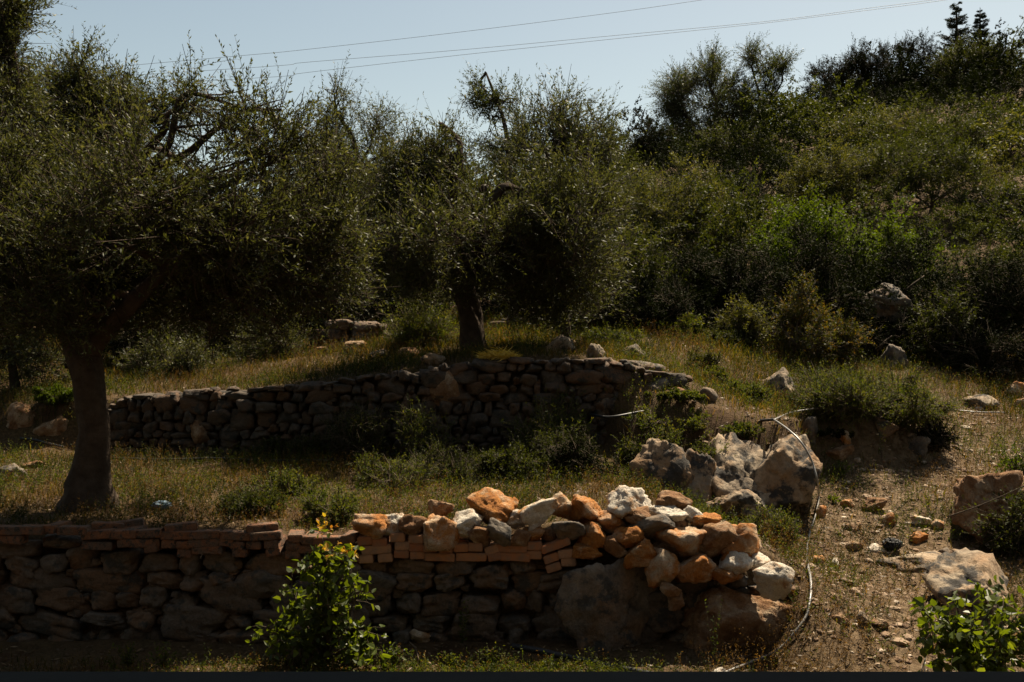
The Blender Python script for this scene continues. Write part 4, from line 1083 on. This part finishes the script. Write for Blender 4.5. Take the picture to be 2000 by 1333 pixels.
left_rows = [('top', [(12, 1038, 's', 0), (58, 1037, 's', 2), (98, 1035, 'h', 0), (140, 1038, 's', -2), (188, 1046, 's', 3), (225, 1046, 'h', 0), (252, 1045, 'h', 2), (286, 1044, 's', 4), (342, 1047, 's', 0), (398, 1046, 's', 0), (458, 1048, 's', -3), (517, 1048, 's', 2), (572, 1053, 'h', 0), (603, 1057, 'h', -2), (640, 1058, 's', 0), (683, 1054, 'h', 2)]),
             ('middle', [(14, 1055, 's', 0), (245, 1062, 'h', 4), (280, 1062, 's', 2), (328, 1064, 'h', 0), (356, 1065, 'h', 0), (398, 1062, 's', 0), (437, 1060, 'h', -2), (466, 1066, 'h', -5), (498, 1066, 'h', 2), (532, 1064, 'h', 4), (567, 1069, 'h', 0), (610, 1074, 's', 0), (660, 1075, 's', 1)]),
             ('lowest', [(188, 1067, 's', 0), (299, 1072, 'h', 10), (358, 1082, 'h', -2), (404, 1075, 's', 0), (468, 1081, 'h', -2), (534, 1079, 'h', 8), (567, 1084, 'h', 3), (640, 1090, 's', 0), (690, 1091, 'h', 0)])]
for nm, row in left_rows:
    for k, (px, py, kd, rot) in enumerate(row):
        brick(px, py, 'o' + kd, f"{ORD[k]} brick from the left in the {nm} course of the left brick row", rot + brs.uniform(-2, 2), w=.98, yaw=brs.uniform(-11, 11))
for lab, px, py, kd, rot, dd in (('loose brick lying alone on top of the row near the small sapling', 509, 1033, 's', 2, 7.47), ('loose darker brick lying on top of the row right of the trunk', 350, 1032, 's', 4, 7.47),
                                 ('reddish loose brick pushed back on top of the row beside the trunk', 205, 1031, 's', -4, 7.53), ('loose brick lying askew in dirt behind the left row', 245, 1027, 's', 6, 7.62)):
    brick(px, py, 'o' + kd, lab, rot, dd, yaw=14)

# ------------------------------------------------------------------ rubble heaped on the wall
GR = 'rubble stones heaped on the wall'
rub = [(725, 1030, 62, 46, 'mixed_rock', 'white and rust stained stone at the left end of the rubble heap', 7.5, 0),
       (766, 1027, 44, 42, 'white_rock', 'pale rounded stone second from the left end of the heap', 7.55, 0),
       (805, 1028, 50, 42, 'brown_rock', 'brown pointed stone above two short bricks in the rubble', 7.5, .2),
       (833, 1036, 18, 32, 'brown_rock', 'narrow brown stone wedged beside the brown pointed one', 7.56, 0),
       (857, 998, 44, 42, 'brown_rock', 'small reddish brown stone perched behind the orange and white one', 7.72, .4),
       (862, 1036, 62, 60, 'mixed_rock', 'stone half orange and half greyish white left of the pale wedge', 7.48, -.3),
       (912, 1023, 48, 54, 'white_rock', 'pale wedge shaped stone beneath the big orange stone', 7.52, .3),
       (958, 991, 78, 62, 'orange_rock', 'big round bright orange stone standing highest on the left of the heap', 7.62, 0),
       (1000, 987, 22, 26, 'orange_rock', 'small orange stone peeping out behind the big orange one', 7.85, 0),
       (1012, 1014, 48, 34, 'white_rock', 'cream flat topped stone right of the big orange one', 7.6, -.1),
       (1058, 1013, 66, 46, 'white_rock', 'bright white stone with a rounded face in the middle of the heap', 7.55, -.4),
       (975, 1043, 46, 40, 'grey_rock', 'grey tan wedge stone under the cream flat topped one', 7.45, .3),
       (935, 1048, 44, 36, 'brown_rock', 'dull brown stone resting on the bricks below the pale wedge', 7.46, .2),
       (1015, 1052, 38, 34, 'brown_rock', 'tan brown angular stone resting on bricks below the white one', 7.46, -.3),
       (1043, 1046, 36, 30, 'orange_rock', 'dark orange stone tucked under the bright white one', 7.5, 0),
       (1104, 996, 52, 42, 'mixed_rock', 'pitted brown and white stone beside the orange wedge', 7.64, .3),
       (1145, 997, 64, 54, 'orange_rock', 'orange brown wedge with a steep straight right side', 7.6, .5),
       (1110, 1037, 56, 36, 'grey_rock', 'light grey flat stone below the pitted one', 7.48, -.1),
       (1160, 1044, 54, 42, 'orange_rock', 'orange stone with a pointed top in the second layer', 7.46, 0),
       (1236, 985, 80, 54, 'white_rock', 'large bright white stone crowning the middle of the heap', 7.62, .25),
       (1193, 1019, 50, 38, 'mixed_rock', 'white topped orange stone left below the crowning white one', 7.55, 0),
       (1247, 1010, 54, 36, 'brown_rock', 'tan brown stone directly under the crowning white stone', 7.52, .3),
       (1275, 1030, 76, 42, 'grey_rock', 'grey brown long stone in the middle of the heap', 7.48, -.2),
       (1312, 986, 64, 46, 'brown_rock', 'chunky knobbly brown stone at the top right of the heap', 7.72, 0),
       (1303, 1006, 62, 36, 'white_rock', 'cream lumpy stone in front of the chunky brown one', 7.6, .1),
       (1356, 1005, 46, 28, 'white_rock', 'small cream stone right of the chunky brown one', 7.62, .4),
       (1318, 1026, 44, 28, 'brown_rock', 'tan stone wedged below the cream lumpy one', 7.56, 0),
       (1378, 1019, 52, 24, 'orange_rock', 'flat vivid orange stone near the right top of the heap', 7.6, -.1),
       (1226, 1048, 52, 44, 'orange_rock', 'speckled orange brown stone in the lower middle of the heap', 7.45, .2),
       (1326, 1058, 88, 56, 'mixed_rock', 'large tan stone with a whitish knob in the right half of the heap', 7.46, .2),
       (1392, 1056, 68, 72, 'brown_rock', 'large rusty brown stone with a rough pitted face', 7.48, .2),
       (1440, 1052, 84, 58, 'mixed_rock', 'big tan and white stone at the right shoulder of the heap', 7.55, -.2),
       (1250, 1080, 56, 52, 'orange_rock', 'round rusty stone sitting on the left edge of the big boulder', 7.42, 0),
       (1200, 1070, 46, 38, 'brown_rock', 'dark reddish brown stone above the big boulder', 7.46, .3),
       (1146, 1077, 50, 26, 'orange_rock', 'flat orange brown stone between the slipped bricks and boulder', 7.44, 0),
       (1293, 1108, 54, 66, 'mixed_rock', 'tall orange stone with a pale right face standing on the boulder edge', 7.36, .15),
       (1355, 1112, 70, 54, 'mixed_rock', 'rounded orange and cream stone right of the tall orange one', 7.38, 0),
       (1414, 1125, 62, 30, 'orange_rock', 'low vivid orange stone beneath the slanted white slab', 7.38, 0),
       (1433, 1108, 58, 36, 'white_rock', 'slanted white slab leaning down to the right', 7.4, -.65),
       (1482, 1099, 38, 34, 'white_rock', 'small white stone between the slab and the big white block', 7.44, -.3),
       (1506, 1136, 68, 64, 'white_rock', 'large white block at the far right foot of the heap', 7.3, .3),
       (1309, 1152, 36, 22, 'brown_rock', 'small tan stone wedged between the two big boulders', 7.28, .2),
       (1321, 1173, 28, 30, 'brown_rock', 'small reddish stone in the dark gap between the two big boulders', 7.3, 0),
       (1077, 1046, 40, 30, 'brown_rock', 'dull brown stone behind the long tilted brick', 7.56, 0),
       (1290, 1072, 40, 40, 'brown_rock', 'shaded brown stone deep in the middle of the heap', 7.56, 0),
       (1345, 1085, 50, 30, 'brown_rock', 'shaded flat brown stone under the large tan one', 7.5, 0),
       (1440, 1082, 60, 36, 'orange_rock', 'shaded rusty stone below the right shoulder of the heap', 7.5, 0)]
for k, (px, py, w, h, mt, lab, d, rot) in enumerate(rub):
    rock_at('rubble_stone', px, py, d, w * 1.22, h * 1.22, mt, lab, 700 + k, GR, None, 'stone', 4, 60, .085, rot, 11)
# earth and small stones filling the heart of the heap
def heap_fill():
    x = np.linspace(PX(690, 7.6), PX(1490, 7.6), 90); y = np.linspace(7.52, 8.25, 26)
    X, Y = np.meshgrid(x, y)
    px = 1000 + X / 7.6 * F
    top = CAMZ - (np.interp(px, [690, 760, 900, 1100, 1250, 1350, 1420, 1490], [1062, 1050, 1040, 1035, 1020, 1025, 1060, 1130]) - 666.5) / F * 7.6
    v = (Y - 7.52) / (8.25 - 7.52)
    Z = top - .03 - .03 * v - np.where(v > .55, (v - .55) * .5, 0) - np.where(v < .1, .25 * (1 - v / .1), 0) + .04 * fbm2(X * 9, Y * 9, 5, 3)
    Z[-1] -= .2
    n, mm = X.shape
    i = np.arange(n - 1)[:, None] * mm + np.arange(mm - 1)[None, :]
    me = mesh_np('earth', np.stack([X.ravel(), Y.ravel(), Z.ravel()], 1), [np.stack([i, i + 1, i + mm + 1, i + mm], -1).reshape(-1, 4)], {'bare': np.full(X.size, .4)}, True)
    tag(link('earth', me, M['soil']), 'earth banked up behind the heap of rubble stones', 'earth', None, 'stuff')
heap_fill()

# ------------------------------------------------------------------ boulders
BG = 'boulders bedded in the terraces'
rock_at('boulder', 1190, 1168, 7.52, 222, 180, 'grey_rock', 'huge dark grey boulder with rusty streaks built into the lower wall', 801, BG, .55, 'boulder', 5, 60, .055)
rock_at('boulder', 1430, 1205, 7.5, 262, 140, 'brown_rock', 'broad brown boulder under the heap with dry weeds before its right end', 802, BG, .6, 'boulder', 5, 60, .055)
rock_at('boulder', 1280, 935, 9.95, 200, 165, 'pale_boulder', 'rounded lichen spotted boulder, left one of the pair behind the rubble', 803, BG, .7, 'boulder', 5, 60, .055)
rock_at('boulder', 1350, 945, 9.75, 110, 135, 'pale_boulder', 'narrow boulder leaning against the right side of the rounded spotted one', 804, BG, .45, 'boulder', 5, 60, .055)
rock_at('boulder', 1440, 930, 9.95, 165, 165, 'pale_boulder', 'pale broken boulder with black patches, right of the narrow leaning one', 805, BG, .8, 'boulder', 5, 60, .05)
rock_at('boulder', 1520, 930, 10.0, 150, 168, 'pale_boulder', 'largest pale boulder with black patches beside the bend of the hose', 825, BG, .85, 'boulder', 5, 60, .05)
rock_at('boulder', 1440, 985, 9.4, 130, 62, 'pale_boulder', 'low boulder half buried at the foot of the largest pale one', 806, BG, .45, 'boulder', 5, 60, .055)
rock_at('boulder', 1520, 760, 12.3, 86, 90, 'pale_boulder', 'pale standing rock between two herb shrubs above the hose', 807, BG, .5, 'boulder', 5, 60, .06, -.35)
rock_at('boulder', 1584, 838, 11.4, 34, 50, 'grey_rock', 'upright egg shaped stone below the hose fork', 808, BG, None, 'boulder', 4, 9, .05)
rock_at('boulder', 1712, 585, 16.8, 112, 62, 'grey_rock', 'flat topped grey boulder in the shaded thicket', 809, BG, 1.0, 'boulder', 5, 60, .06)
rock_at('boulder', 1745, 705, 15.6, 84, 66, 'grey_rock', 'rough grey boulder in shade above the herb mound', 810, BG, .7, 'boulder', 5, 60, .055)
rock_at('boulder', 1880, 725, 16.2, 90, 44, 'grey_rock', 'low brownish boulder in shade at the upper right', 811, BG, .7, 'boulder', 5, 60, .055)
rock_at('boulder', 1920, 965, 9.5, 150, 110, 'brown_rock', 'dark jagged rock bank hung with brambles at the right edge', 812, BG, 1.0, 'boulder', 5, 60, .06)
rock_at('boulder', 2010, 985, 9.3, 120, 120, 'brown_rock', 'dark rock cut off by the right edge beneath the bramble', 813, BG, .8, 'boulder', 5, 60, .06)
rock_at('boulder', 1900, 1150, 7.9, 170, 130, 'pale_boulder', 'weathered pale outcrop behind the bottom right plant', 814, BG, .8, 'boulder', 5, 60, .06)
rock_at('boulder', 1205, 757, 11.15, 100, 118, 'grey_rock', 'big smooth upright stone near the right end of the upper wall', 815, BG, .5, 'boulder', 5, 10, .05)
rock_at('boulder', 1280, 762, 11.05, 72, 56, 'grey_rock', 'squat rounded stone closing the right end of the upper wall', 816, BG, .5, 'boulder', 4, 10, .05)
rock_at('boulder', 1245, 720, 11.35, 110, 34, 'grey_rock', 'long flat capstone over the two big upright wall stones', 817, BG, .5, 'boulder', 4, 12, .06, -.12)
rock_at('boulder', 860, 752, 11.24, 84, 66, 'brown_rock', 'reddish brown block built into the upper wall below the middle trunk', 818, BG, .35, 'boulder', 4, 16, .05)
rock_at('boulder', 393, 838, 11.5, 46, 46, 'brown_rock', 'pinkish stone standing out in the dark left part of the upper wall', 819, BG, .3, 'boulder', 4, 16, .05)
# ------------------------------------------------------------------ single stones on the ground
SG = 'stones lying about the terraces'
gnd = [(35, 835, 70, 48, 'brown_rock', 'brown rock left of the leaning olive trunk at the foot of the bank'), (100, 855, 70, 42, 'brown_rock', 'rock with a lit grassy top just left of the olive trunk'), (15, 940, 60, 32, 'grey_rock', 'flat grey stone in dry grass at the left edge'),
       (60, 915, 50, 14, 'brown_rock', 'flat sliver of stone in dry grass left of the trunk'), (820, 1258, 42, 26, 'mixed_rock', 'loose pinkish stone lying at the foot of the lower wall'), (845, 712, 50, 22, 'pale_boulder', 'whitish slab on top of the upper wall left of the yellow straw'), (1095, 690, 60, 36, 'pale_boulder', 'pale rough stone on the upper terrace right of the yellow straw'),
       (1165, 700, 40, 28, 'pale_boulder', 'small pale stone behind the long capstone'), (1245, 700, 56, 28, 'grey_rock', 'grey rounded stone in grass above the capstone'), (1335, 780, 26, 22, 'brown_rock', 'small brown stone at the right end of the upper wall'), (1385, 785, 36, 28, 'grey_rock', 'dull stone on the bank between upper wall and herb shrub'),
       (1655, 866, 50, 26, 'mixed_rock', 'tan stone catching light in the dark under the herb mound'), (1735, 860, 46, 44, 'grey_rock', 'grey stone under the right part of the herb mound'), (1790, 890, 60, 36, 'grey_rock', 'pale grey stone in deep shade right of the herb mound'), (1640, 905, 70, 30, 'brown_rock', 'flat dark stone in the shadow below the herb mound'),
       (1925, 800, 70, 28, 'pale_boulder', 'flat sunlit stone on the slope near the right edge'), (1990, 775, 40, 30, 'mixed_rock', 'tan stone at the right edge of the upper slope'), (1968, 740, 60, 20, 'grey_rock', 'grey stone in shade at the upper right edge'), (2000, 800, 40, 22, 'mixed_rock', 'lower tan stone at the right edge of the slope'),
       (1710, 1000, 50, 26, 'brown_rock', 'dark flat stone at the head of the path'), (1658, 992, 28, 16, 'mixed_rock', 'small tan stone left of the dark flat path stone'), (1740, 1030, 32, 26, 'mixed_rock', 'squarish tan stone standing on the path'), (1805, 1030, 40, 20, 'white_rock', 'white stone half sunk in the path'), (1835, 1035, 30, 18, 'mixed_rock', 'tan stone next to the white one half sunk in the path'),
       (1670, 1040, 40, 16, 'brown_rock', 'brown flat stone on the path near the hose'), (1800, 1064, 44, 22, 'orange_rock', 'orange stone lying on the path beside the dark bag'), (1905, 1040, 32, 20, 'white_rock', 'pale small stone under the dark rock bank'), (1955, 1075, 48, 24, 'white_rock', 'pale rounded stone at the right side of the path'), (1918, 1068, 22, 14, 'mixed_rock', 'little pale stone left of the pale rounded one'),
       (1600, 1105, 26, 18, 'mixed_rock', 'pinkish stone beside the hose'), (1632, 1110, 22, 18, 'white_rock', 'whitish stone right of the pinkish one beside the hose'), (1715, 1080, 36, 14, 'white_rock', 'flat pale stone in front of the dark bag'), (1672, 1075, 34, 16, 'brown_rock', 'tan brown stone in the middle of the upper path'), (1605, 1012, 24, 24, 'mixed_rock', 'tan stone touching the hose at its upper bend'),
       (1690, 1225, 32, 26, 'pale_boulder', 'pale upright stone on the lower path'), (1720, 1230, 44, 20, 'brown_rock', 'dark stone right of the pale upright one on the lower path'), (1640, 1222, 50, 14, 'brown_rock', 'flat stone set in dry grass on the lower path'), (1655, 1145, 36, 12, 'grey_rock', 'thin flat stone set in the path beside the dry grass'), (1845, 1095, 30, 22, 'grey_rock', 'rounded grey stone on the pale bare patch'),
       (1830, 1120, 210, 26, 'pale_boulder', 'broad flat slab of pale bedrock set into the path at the right'), (1405, 1325, 30, 18, 'white_rock', 'pale splinter of stone near the sill at the bottom of the hose'), (1110, 680, 40, 18, 'pale_boulder', 'flat grey stone in the grass behind the pale rough stone'), (740, 700, 60, 18, 'pale_boulder', 'flat lit slab in the grass strip left of the middle trunk'), (800, 700, 50, 22, 'brown_rock', 'dark stone at the end of the grass strip'),
       (690, 690, 50, 24, 'brown_rock', 'brown stone on the bank behind the grass strip'), (630, 692, 60, 22, 'brown_rock', 'longer brown stone further left on the bank behind the grass'), (1560, 1060, 40, 16, 'brown_rock', 'flat brown stone left of the hose on the path'), (1890, 1098, 50, 22, 'pale_boulder', 'rough pale stone just above the weathered outcrop')]
for k, (px, py, w, h, mt, lab) in enumerate(gnd):
    rock_ground('stone', px, py, w, h, mt, lab, 900 + k, SG, .3, .8, 'stone', 3 if w < 40 else 4, 40, .09)

# gravel scattered on the path
def gravel():
    rs = np.random.RandomState(77)
    D, Fc = ICO[2]
    g = Geo(); n = 0
    while n < 2600:
        y = rs.uniform(6.4, 14); x = rs.uniform(1.9, 8)
        if abs(x) > .54 * y: continue
        bw = bare(np.array([x]), np.array([y]))[0]
        if rs.uniform() > bw * .9 + .06: continue
        s = np.exp(rs.normal(-4.25, .55)); s = min(s, .06)
        V = D * (1 + .35 * vnoise(D * 1.7 + rs.uniform(0, 99, 3), 3)[:, None]) * [s * rs.uniform(.8, 1.5), s * rs.uniform(.8, 1.3), s * rs.uniform(.4, .8)]
        a = rs.uniform(0, 6.28); V = V @ np.array([[math.cos(a), math.sin(a), 0], [-math.sin(a), math.cos(a), 0], [0, 0, 1]])
        g.add(V + [x, y, g1(x, y) - s * .12], None, Fc, rs.uniform()); n += 1
    m, nt, nd, lk, b = new_mat('gravel')
    at = nd.new('ShaderNodeAttribute'); at.attribute_name = 'rnd'
    lk.new(ramp(nt, at.outputs['Fac'], [(0, (.09, .055, .032)), (.5, (.17, .11, .065)), (.85, (.25, .185, .125)), (1, (.42, .35, .27))]), b.inputs['Base Color'])
    b.inputs['Roughness'].default_value = .9; b.inputs['Specular IOR Level'].default_value = .2
    bump(nt, noise(nt, coords(nt), 60, 5, .6), b, .5, .01)
    tag(link('gravel', g.mesh('gravel', False), m), 'loose gravel and small stones on the path', 'gravel', None, 'stuff')
gravel()

# fallen leaves and twigs on the ground
def litter():
    rs = np.random.RandomState(79)
    n = 12000
    y = rs.uniform(6.3, 15, n); x = rs.uniform(-.56, .56, n) * y
    e = np.interp(x, EDGE2[:, 0], EDGE2[:, 1])
    k = ~((y > e - .4) & (y < e + .02) & (x < 1.1)) & ~((y > 7.38) & (y < 7.8) & (x < 2.05))
    x, y = x[k], y[k]; n = len(x)
    a = rs.uniform(0, 6.28, n)
    pos = np.stack([x, y, G(x, y) + rs.uniform(.004, .02, n)], 1)
    d = unit(np.stack([np.cos(a), np.sin(a), rs.normal(0, .25, n)], 1)); nr = unit(np.stack([rs.normal(0, .4, n), rs.normal(0, .4, n), np.ones(n)], 1))
    g = Geo(); add_leaves(g, pos, d, nr, rs.uniform(.03, .065, n), rs.uniform(.01, .018, n), rs.uniform(0, 1, n))
    m = mat_leaf('fallen_leaf', (.06, .038, .02), (.11, .07, .035), (.20, .14, .075), .15, (1, .9, .6), .6, .3)
    tag(link('leaf_litter', g.mesh('leaf_litter'), m), 'dry fallen olive leaves strewn over the soil', 'leaf litter', None, 'stuff')
litter()

# ------------------------------------------------------------------ hoses, cables
M['hose'] = mat_simple('grey_plastic_hose', (.15, .145, .135), (.22, .21, .19), 12, .38, .1, .5)
M['black_pipe'] = mat_simple('black_plastic_pipe', (.02, .02, .021), (.035, .034, .034), 20, .5, .05, .25)
M['cable'] = mat_simple('black_cable', (.10, .10, .10), (.14, .14, .14), 5, .6, .05, .3)
def hose(name, pix, r, mat, label, cat='hose', lift=.035, n=90):
    ctrl = []
    for q in pix:
        p = P(*q) if len(q) == 3 else hit(*q) + np.array([0, 0, lift])
        ctrl.append(p)
    g = Geo(); tube(g, spline(ctrl, n), r, 10)
    return tag(link(name, g.mesh(name, True), M[mat]), label, cat)
hose('water_hose', [(1405, 1330), (1470, 1303), (1520, 1280), (1558, 1240), (1576, 1215), (1581, 1190), (1584, 1165), (1583, 1140), (1578, 1115), (1576, 1090), (1578, 1065), (1584, 1040), (1591, 1018), (1597, 995), (1599, 975), (1597, 945, 9.42), (1587, 905, 9.42), (1566, 866, 9.48), (1540, 840, 9.7), (1512, 820, 10.1)], .0095, 'hose', 'pale grey hose curving down the path from the fork', n=140)
hose('water_hose', [(1512, 820, 10.1), (1545, 806, 11.2), (1590, 799, 11.5), (1640, 797, 11.6), (1700, 797, 11.7), (1740, 795, 11.9), (1790, 800, 12.3), (1850, 806), (1910, 811), (1960, 812)], .0085, 'hose', 'hose branch running right from the fork across the herb mound')
hose('water_hose', [(1512, 820, 10.1), (1470, 821, 10.6), (1420, 812, 10.7), (1370, 800, 10.8), (1320, 795, 10.8), (1250, 805, 10.6), (1190, 815, 10.5), (1140, 830), (1080, 842), (1000, 850), (900, 870), (780, 892), (650, 905), (520, 906), (420, 902), (330, 904), (200, 902)], .014, 'black_pipe', 'thin dark irrigation pipe running left from the fork along the terrace', n=160)
hose('water_hose', [(40, 862), (70, 868), (100, 874), (125, 880)], .012, 'black_pipe', 'short dark pipe end in dry grass left of the trunk')
hose('water_pipe', [(1000, 1268), (1045, 1277), (1100, 1287), (1150, 1298), (1200, 1310), (1260, 1322), (1330, 1335)], .022, 'black_pipe', 'black pipe lying on the ground in front of the lower wall', 'pipe', .018)
def cable(pix, label, r=.012, d=30):
    pts = spline([P(px, py, d) for px, py in pix], 40)
    g = Geo(); tube(g, pts, r, 6)
    tag(link('overhead_cable', g.mesh('overhead_cable', True), M['cable']), label, 'cable')
cable([(-200, 168), (440, 112), (600, 97), (900, 63), (1200, 25), (1400, -4), (1700, -50)], 'topmost overhead cable crossing the sky', .0052)
cable([(-200, 176), (500, 132), (600, 122), (900, 98), (1200, 70), (1500, 42), (1700, 16), (1850, -4), (2050, -40)], 'middle overhead cable, sagging just above the lowest one', .0052)
cable([(-200, 190), (500, 153), (600, 142), (900, 108), (1100, 87), (1300, 66), (1500, 45), (1700, 20), (1850, 0), (2050, -34)], 'lowest overhead cable crossing the sky', .0052)
cable([(1955, 110), (1970, 88), (2000, 42), (2060, -60)], 'steep short cable at the top right corner above the green dome tree', .012, 34)

# ------------------------------------------------------------------ litter, straw, wire
def crumple(name, px, py, w, h, label, cat, mat, seed, parts=None):
    p = hit(px, py)
    W, H = w * p[1] / F, h * p[1] / F
    D, Fc = ICO[4]
    f = np.abs(fbm(D * 2.6 + seed, seed, 3)); f2 = np.abs(fbm(D * 6 + seed, seed + 3, 2))
    V = D * (1.05 - .55 * f - .2 * f2)[:, None]
    V = V * [W / 2, W / 2.4, H / 2]; V[:, 2] -= V[:, 2].min()
    o = link(name, mesh_np(name, V, [Fc], None, False), M[mat], None, p + np.array([0, 0, .0]))
    return tag(o, label, cat)
M['blue_plastic'] = mat_simple('pale_blue_plastic', (.07, .12, .17), (.13, .18, .22), 14, .5, .3, .2)
M['black_plastic'] = mat_simple('black_plastic', (.010, .011, .012), (.018, .018, .018), 14, .6, .4, .15)
M['cyan_plastic'] = mat_simple('cyan_plastic', (.18, .42, .45), (.30, .52, .54), 14, .4, .2, .5)
crumple('plastic_bag', 316, 996, 40, 18, 'crumpled pale blue plastic bag lying in the grass right of the trunk', 'plastic bag', 'blue_plastic', 5)
crumple('plastic_bag', 1742, 1078, 40, 26, 'crumpled black plastic bag on the path', 'plastic bag', 'black_plastic', 9)
crumple('plastic_scrap', 1757, 1066, 12, 9, 'small cyan plastic scrap lying by the black bag', 'plastic scrap', 'cyan_plastic', 13)
def straw_heap():
    rs = np.random.RandomState(91)
    p = P(975, 716, 11.45); p[1] = 11.22; p[2] = 2.085
    n = 900
    a = rs.uniform(0, 6.28, n); r = np.sqrt(rs.uniform(0, 1, n))
    pos = p + np.stack([np.cos(a) * r * .19, np.sin(a) * r * .15, rs.uniform(0, .10, n) * (1 - r * .8)], 1)
    b_ = rs.uniform(0, 6.28, n); d = unit(np.stack([np.cos(b_), np.sin(b_), rs.normal(.1, .3, n)], 1))
    g = Geo(); add_leaves(g, pos, d, unit(rs.normal(size=(n, 3)) + [0, 0, 1]), rs.uniform(.06, .15, n), np.full(n, .010), rs.uniform(0, 1, n))
    m = mat_leaf('yellow_straw', (.42, .27, .04), (.55, .38, .06), (.65, .5, .12), .35, (1.2, 1.1, .5), .5, .3)
    o = link('straw_heap', g.mesh('straw_heap', False, p), m, None, p)
    tag(o, 'small heap of bright yellow straw on top of the upper wall', 'straw')
straw_heap()
def wire():
    g = Geo()
    for k in range(5):
        b0 = P(1808 - k * 1.0, 1285 + k * 9, 6.35); 
        pts = spline([b0, P(1802 + k * 4, 1318 + k * 4, 6.3), P(1815 + k * 9, 1345, 6.2), P(1850 + k * 12, 1372, 6.1)], 16)
        tube(g, pts, .0022, 5)
    tube(g, spline([P(1808, 1283, 6.35), P(1800, 1310, 6.32), P(1797, 1345, 6.3), P(1797, 1376, 6.25)], 12), .003, 5)
    tag(link('fence_wire', g.mesh('fence_wire', True), M['hose']), 'curled end of wire netting beside the bottom right plant', 'wire')
wire()
# dry stems lying about
for k, (pts, lab) in enumerate(((((735, 612, 14.8), (760, 616, 14.7), (800, 617, 14.6)), 'pale dry twig caught in the bush left of the middle trunk'), (((640, 660, 14.6), (690, 640, 14.7), (740, 615, 14.8)), 'long thin dry stick leaning on the bank behind the grass'),
                                (((1850, 1010, 8.9), (1920, 985, 8.8), (2010, 945, 8.7)), 'slanting dry branch in front of the dark rock at the right edge'), (((800, 1255, 7.1), (812, 1268, 7.0), (818, 1290, 6.9)), 'thin pale twig stuck in the ground in front of the pinkish stone'))):
    g = Geo(); tube(g, spline([P(*q) for q in pts], 14), np.linspace(.008, .004, 14), 6, .15, k)
    tag(link('dry_branch', g.mesh('dry_branch', True), M['twig']), lab, 'branch')

# ------------------------------------------------------------------ the house wall and window the view is taken from
M['plaster'] = mat_simple('house_plaster', (.085, .075, .062), (.11, .098, .082), 6, .9, .3, .1)
M['frame'] = mat_simple('dark_window_frame', (.011, .010, .009), (.015, .014, .012), 30, .7, .05, .12)
def box(g, x0, x1, y0, y1, z0, z1):
    V = np.array([[x, y, z] for z in (z0, z1) for y in (y0, y1) for x in (x0, x1)], float)
    g.add(V, np.array([[0, 2, 3, 1], [4, 5, 7, 6], [0, 1, 5, 4], [2, 6, 7, 3], [0, 4, 6, 2], [1, 3, 7, 5]]))
ZS = CAMZ - (1312 - 666.5) / F * .56        # top edge of the sill rail
hw = empty('house_wall', (0, .4, -.1), 'plastered house wall with the window the view is taken from', 'house wall')
g = Geo()
W0, W1, Y0, Y1, ZT = -1.1, 1.1, .25, .52, 3.35
box(g, -11, 11, Y0, Y1, -.1, ZS - .07); box(g, -11, W0, Y0, Y1, ZS - .07, ZT); box(g, W1, 11, Y0, Y1, ZS - .07, ZT); box(g, -11, 11, Y0, Y1, ZT, 8.5)  # wall around the window is unseen, made tall and dark to cut sky fill
link('wall', g.mesh('wall', False, (0, .4, -.1)), M['plaster'], hw)
g = Geo(); box(g, -11, 11, Y1 + .003, 2.3, 3.30, 3.42)  # unseen slab added over the window to keep sun off the sill
link('added_shade_slab', g.mesh('added_shade_slab', False, (0, .4, -.1)), M['plaster'], hw)
g = Geo()
box(g, W0, W1, .50, .56, ZS - .07, ZS); box(g, W0, W1, .44, .497, ZS - .07, ZS - .012); box(g, W0, W1, .40, .438, ZS - .07, ZS - .004)
fr = link('window_frame', g.mesh('window_frame', False, (0, .4, -.1)), M['frame'], hw)
fr['label'] = 'dark metal bottom rail of the window along the lower edge'
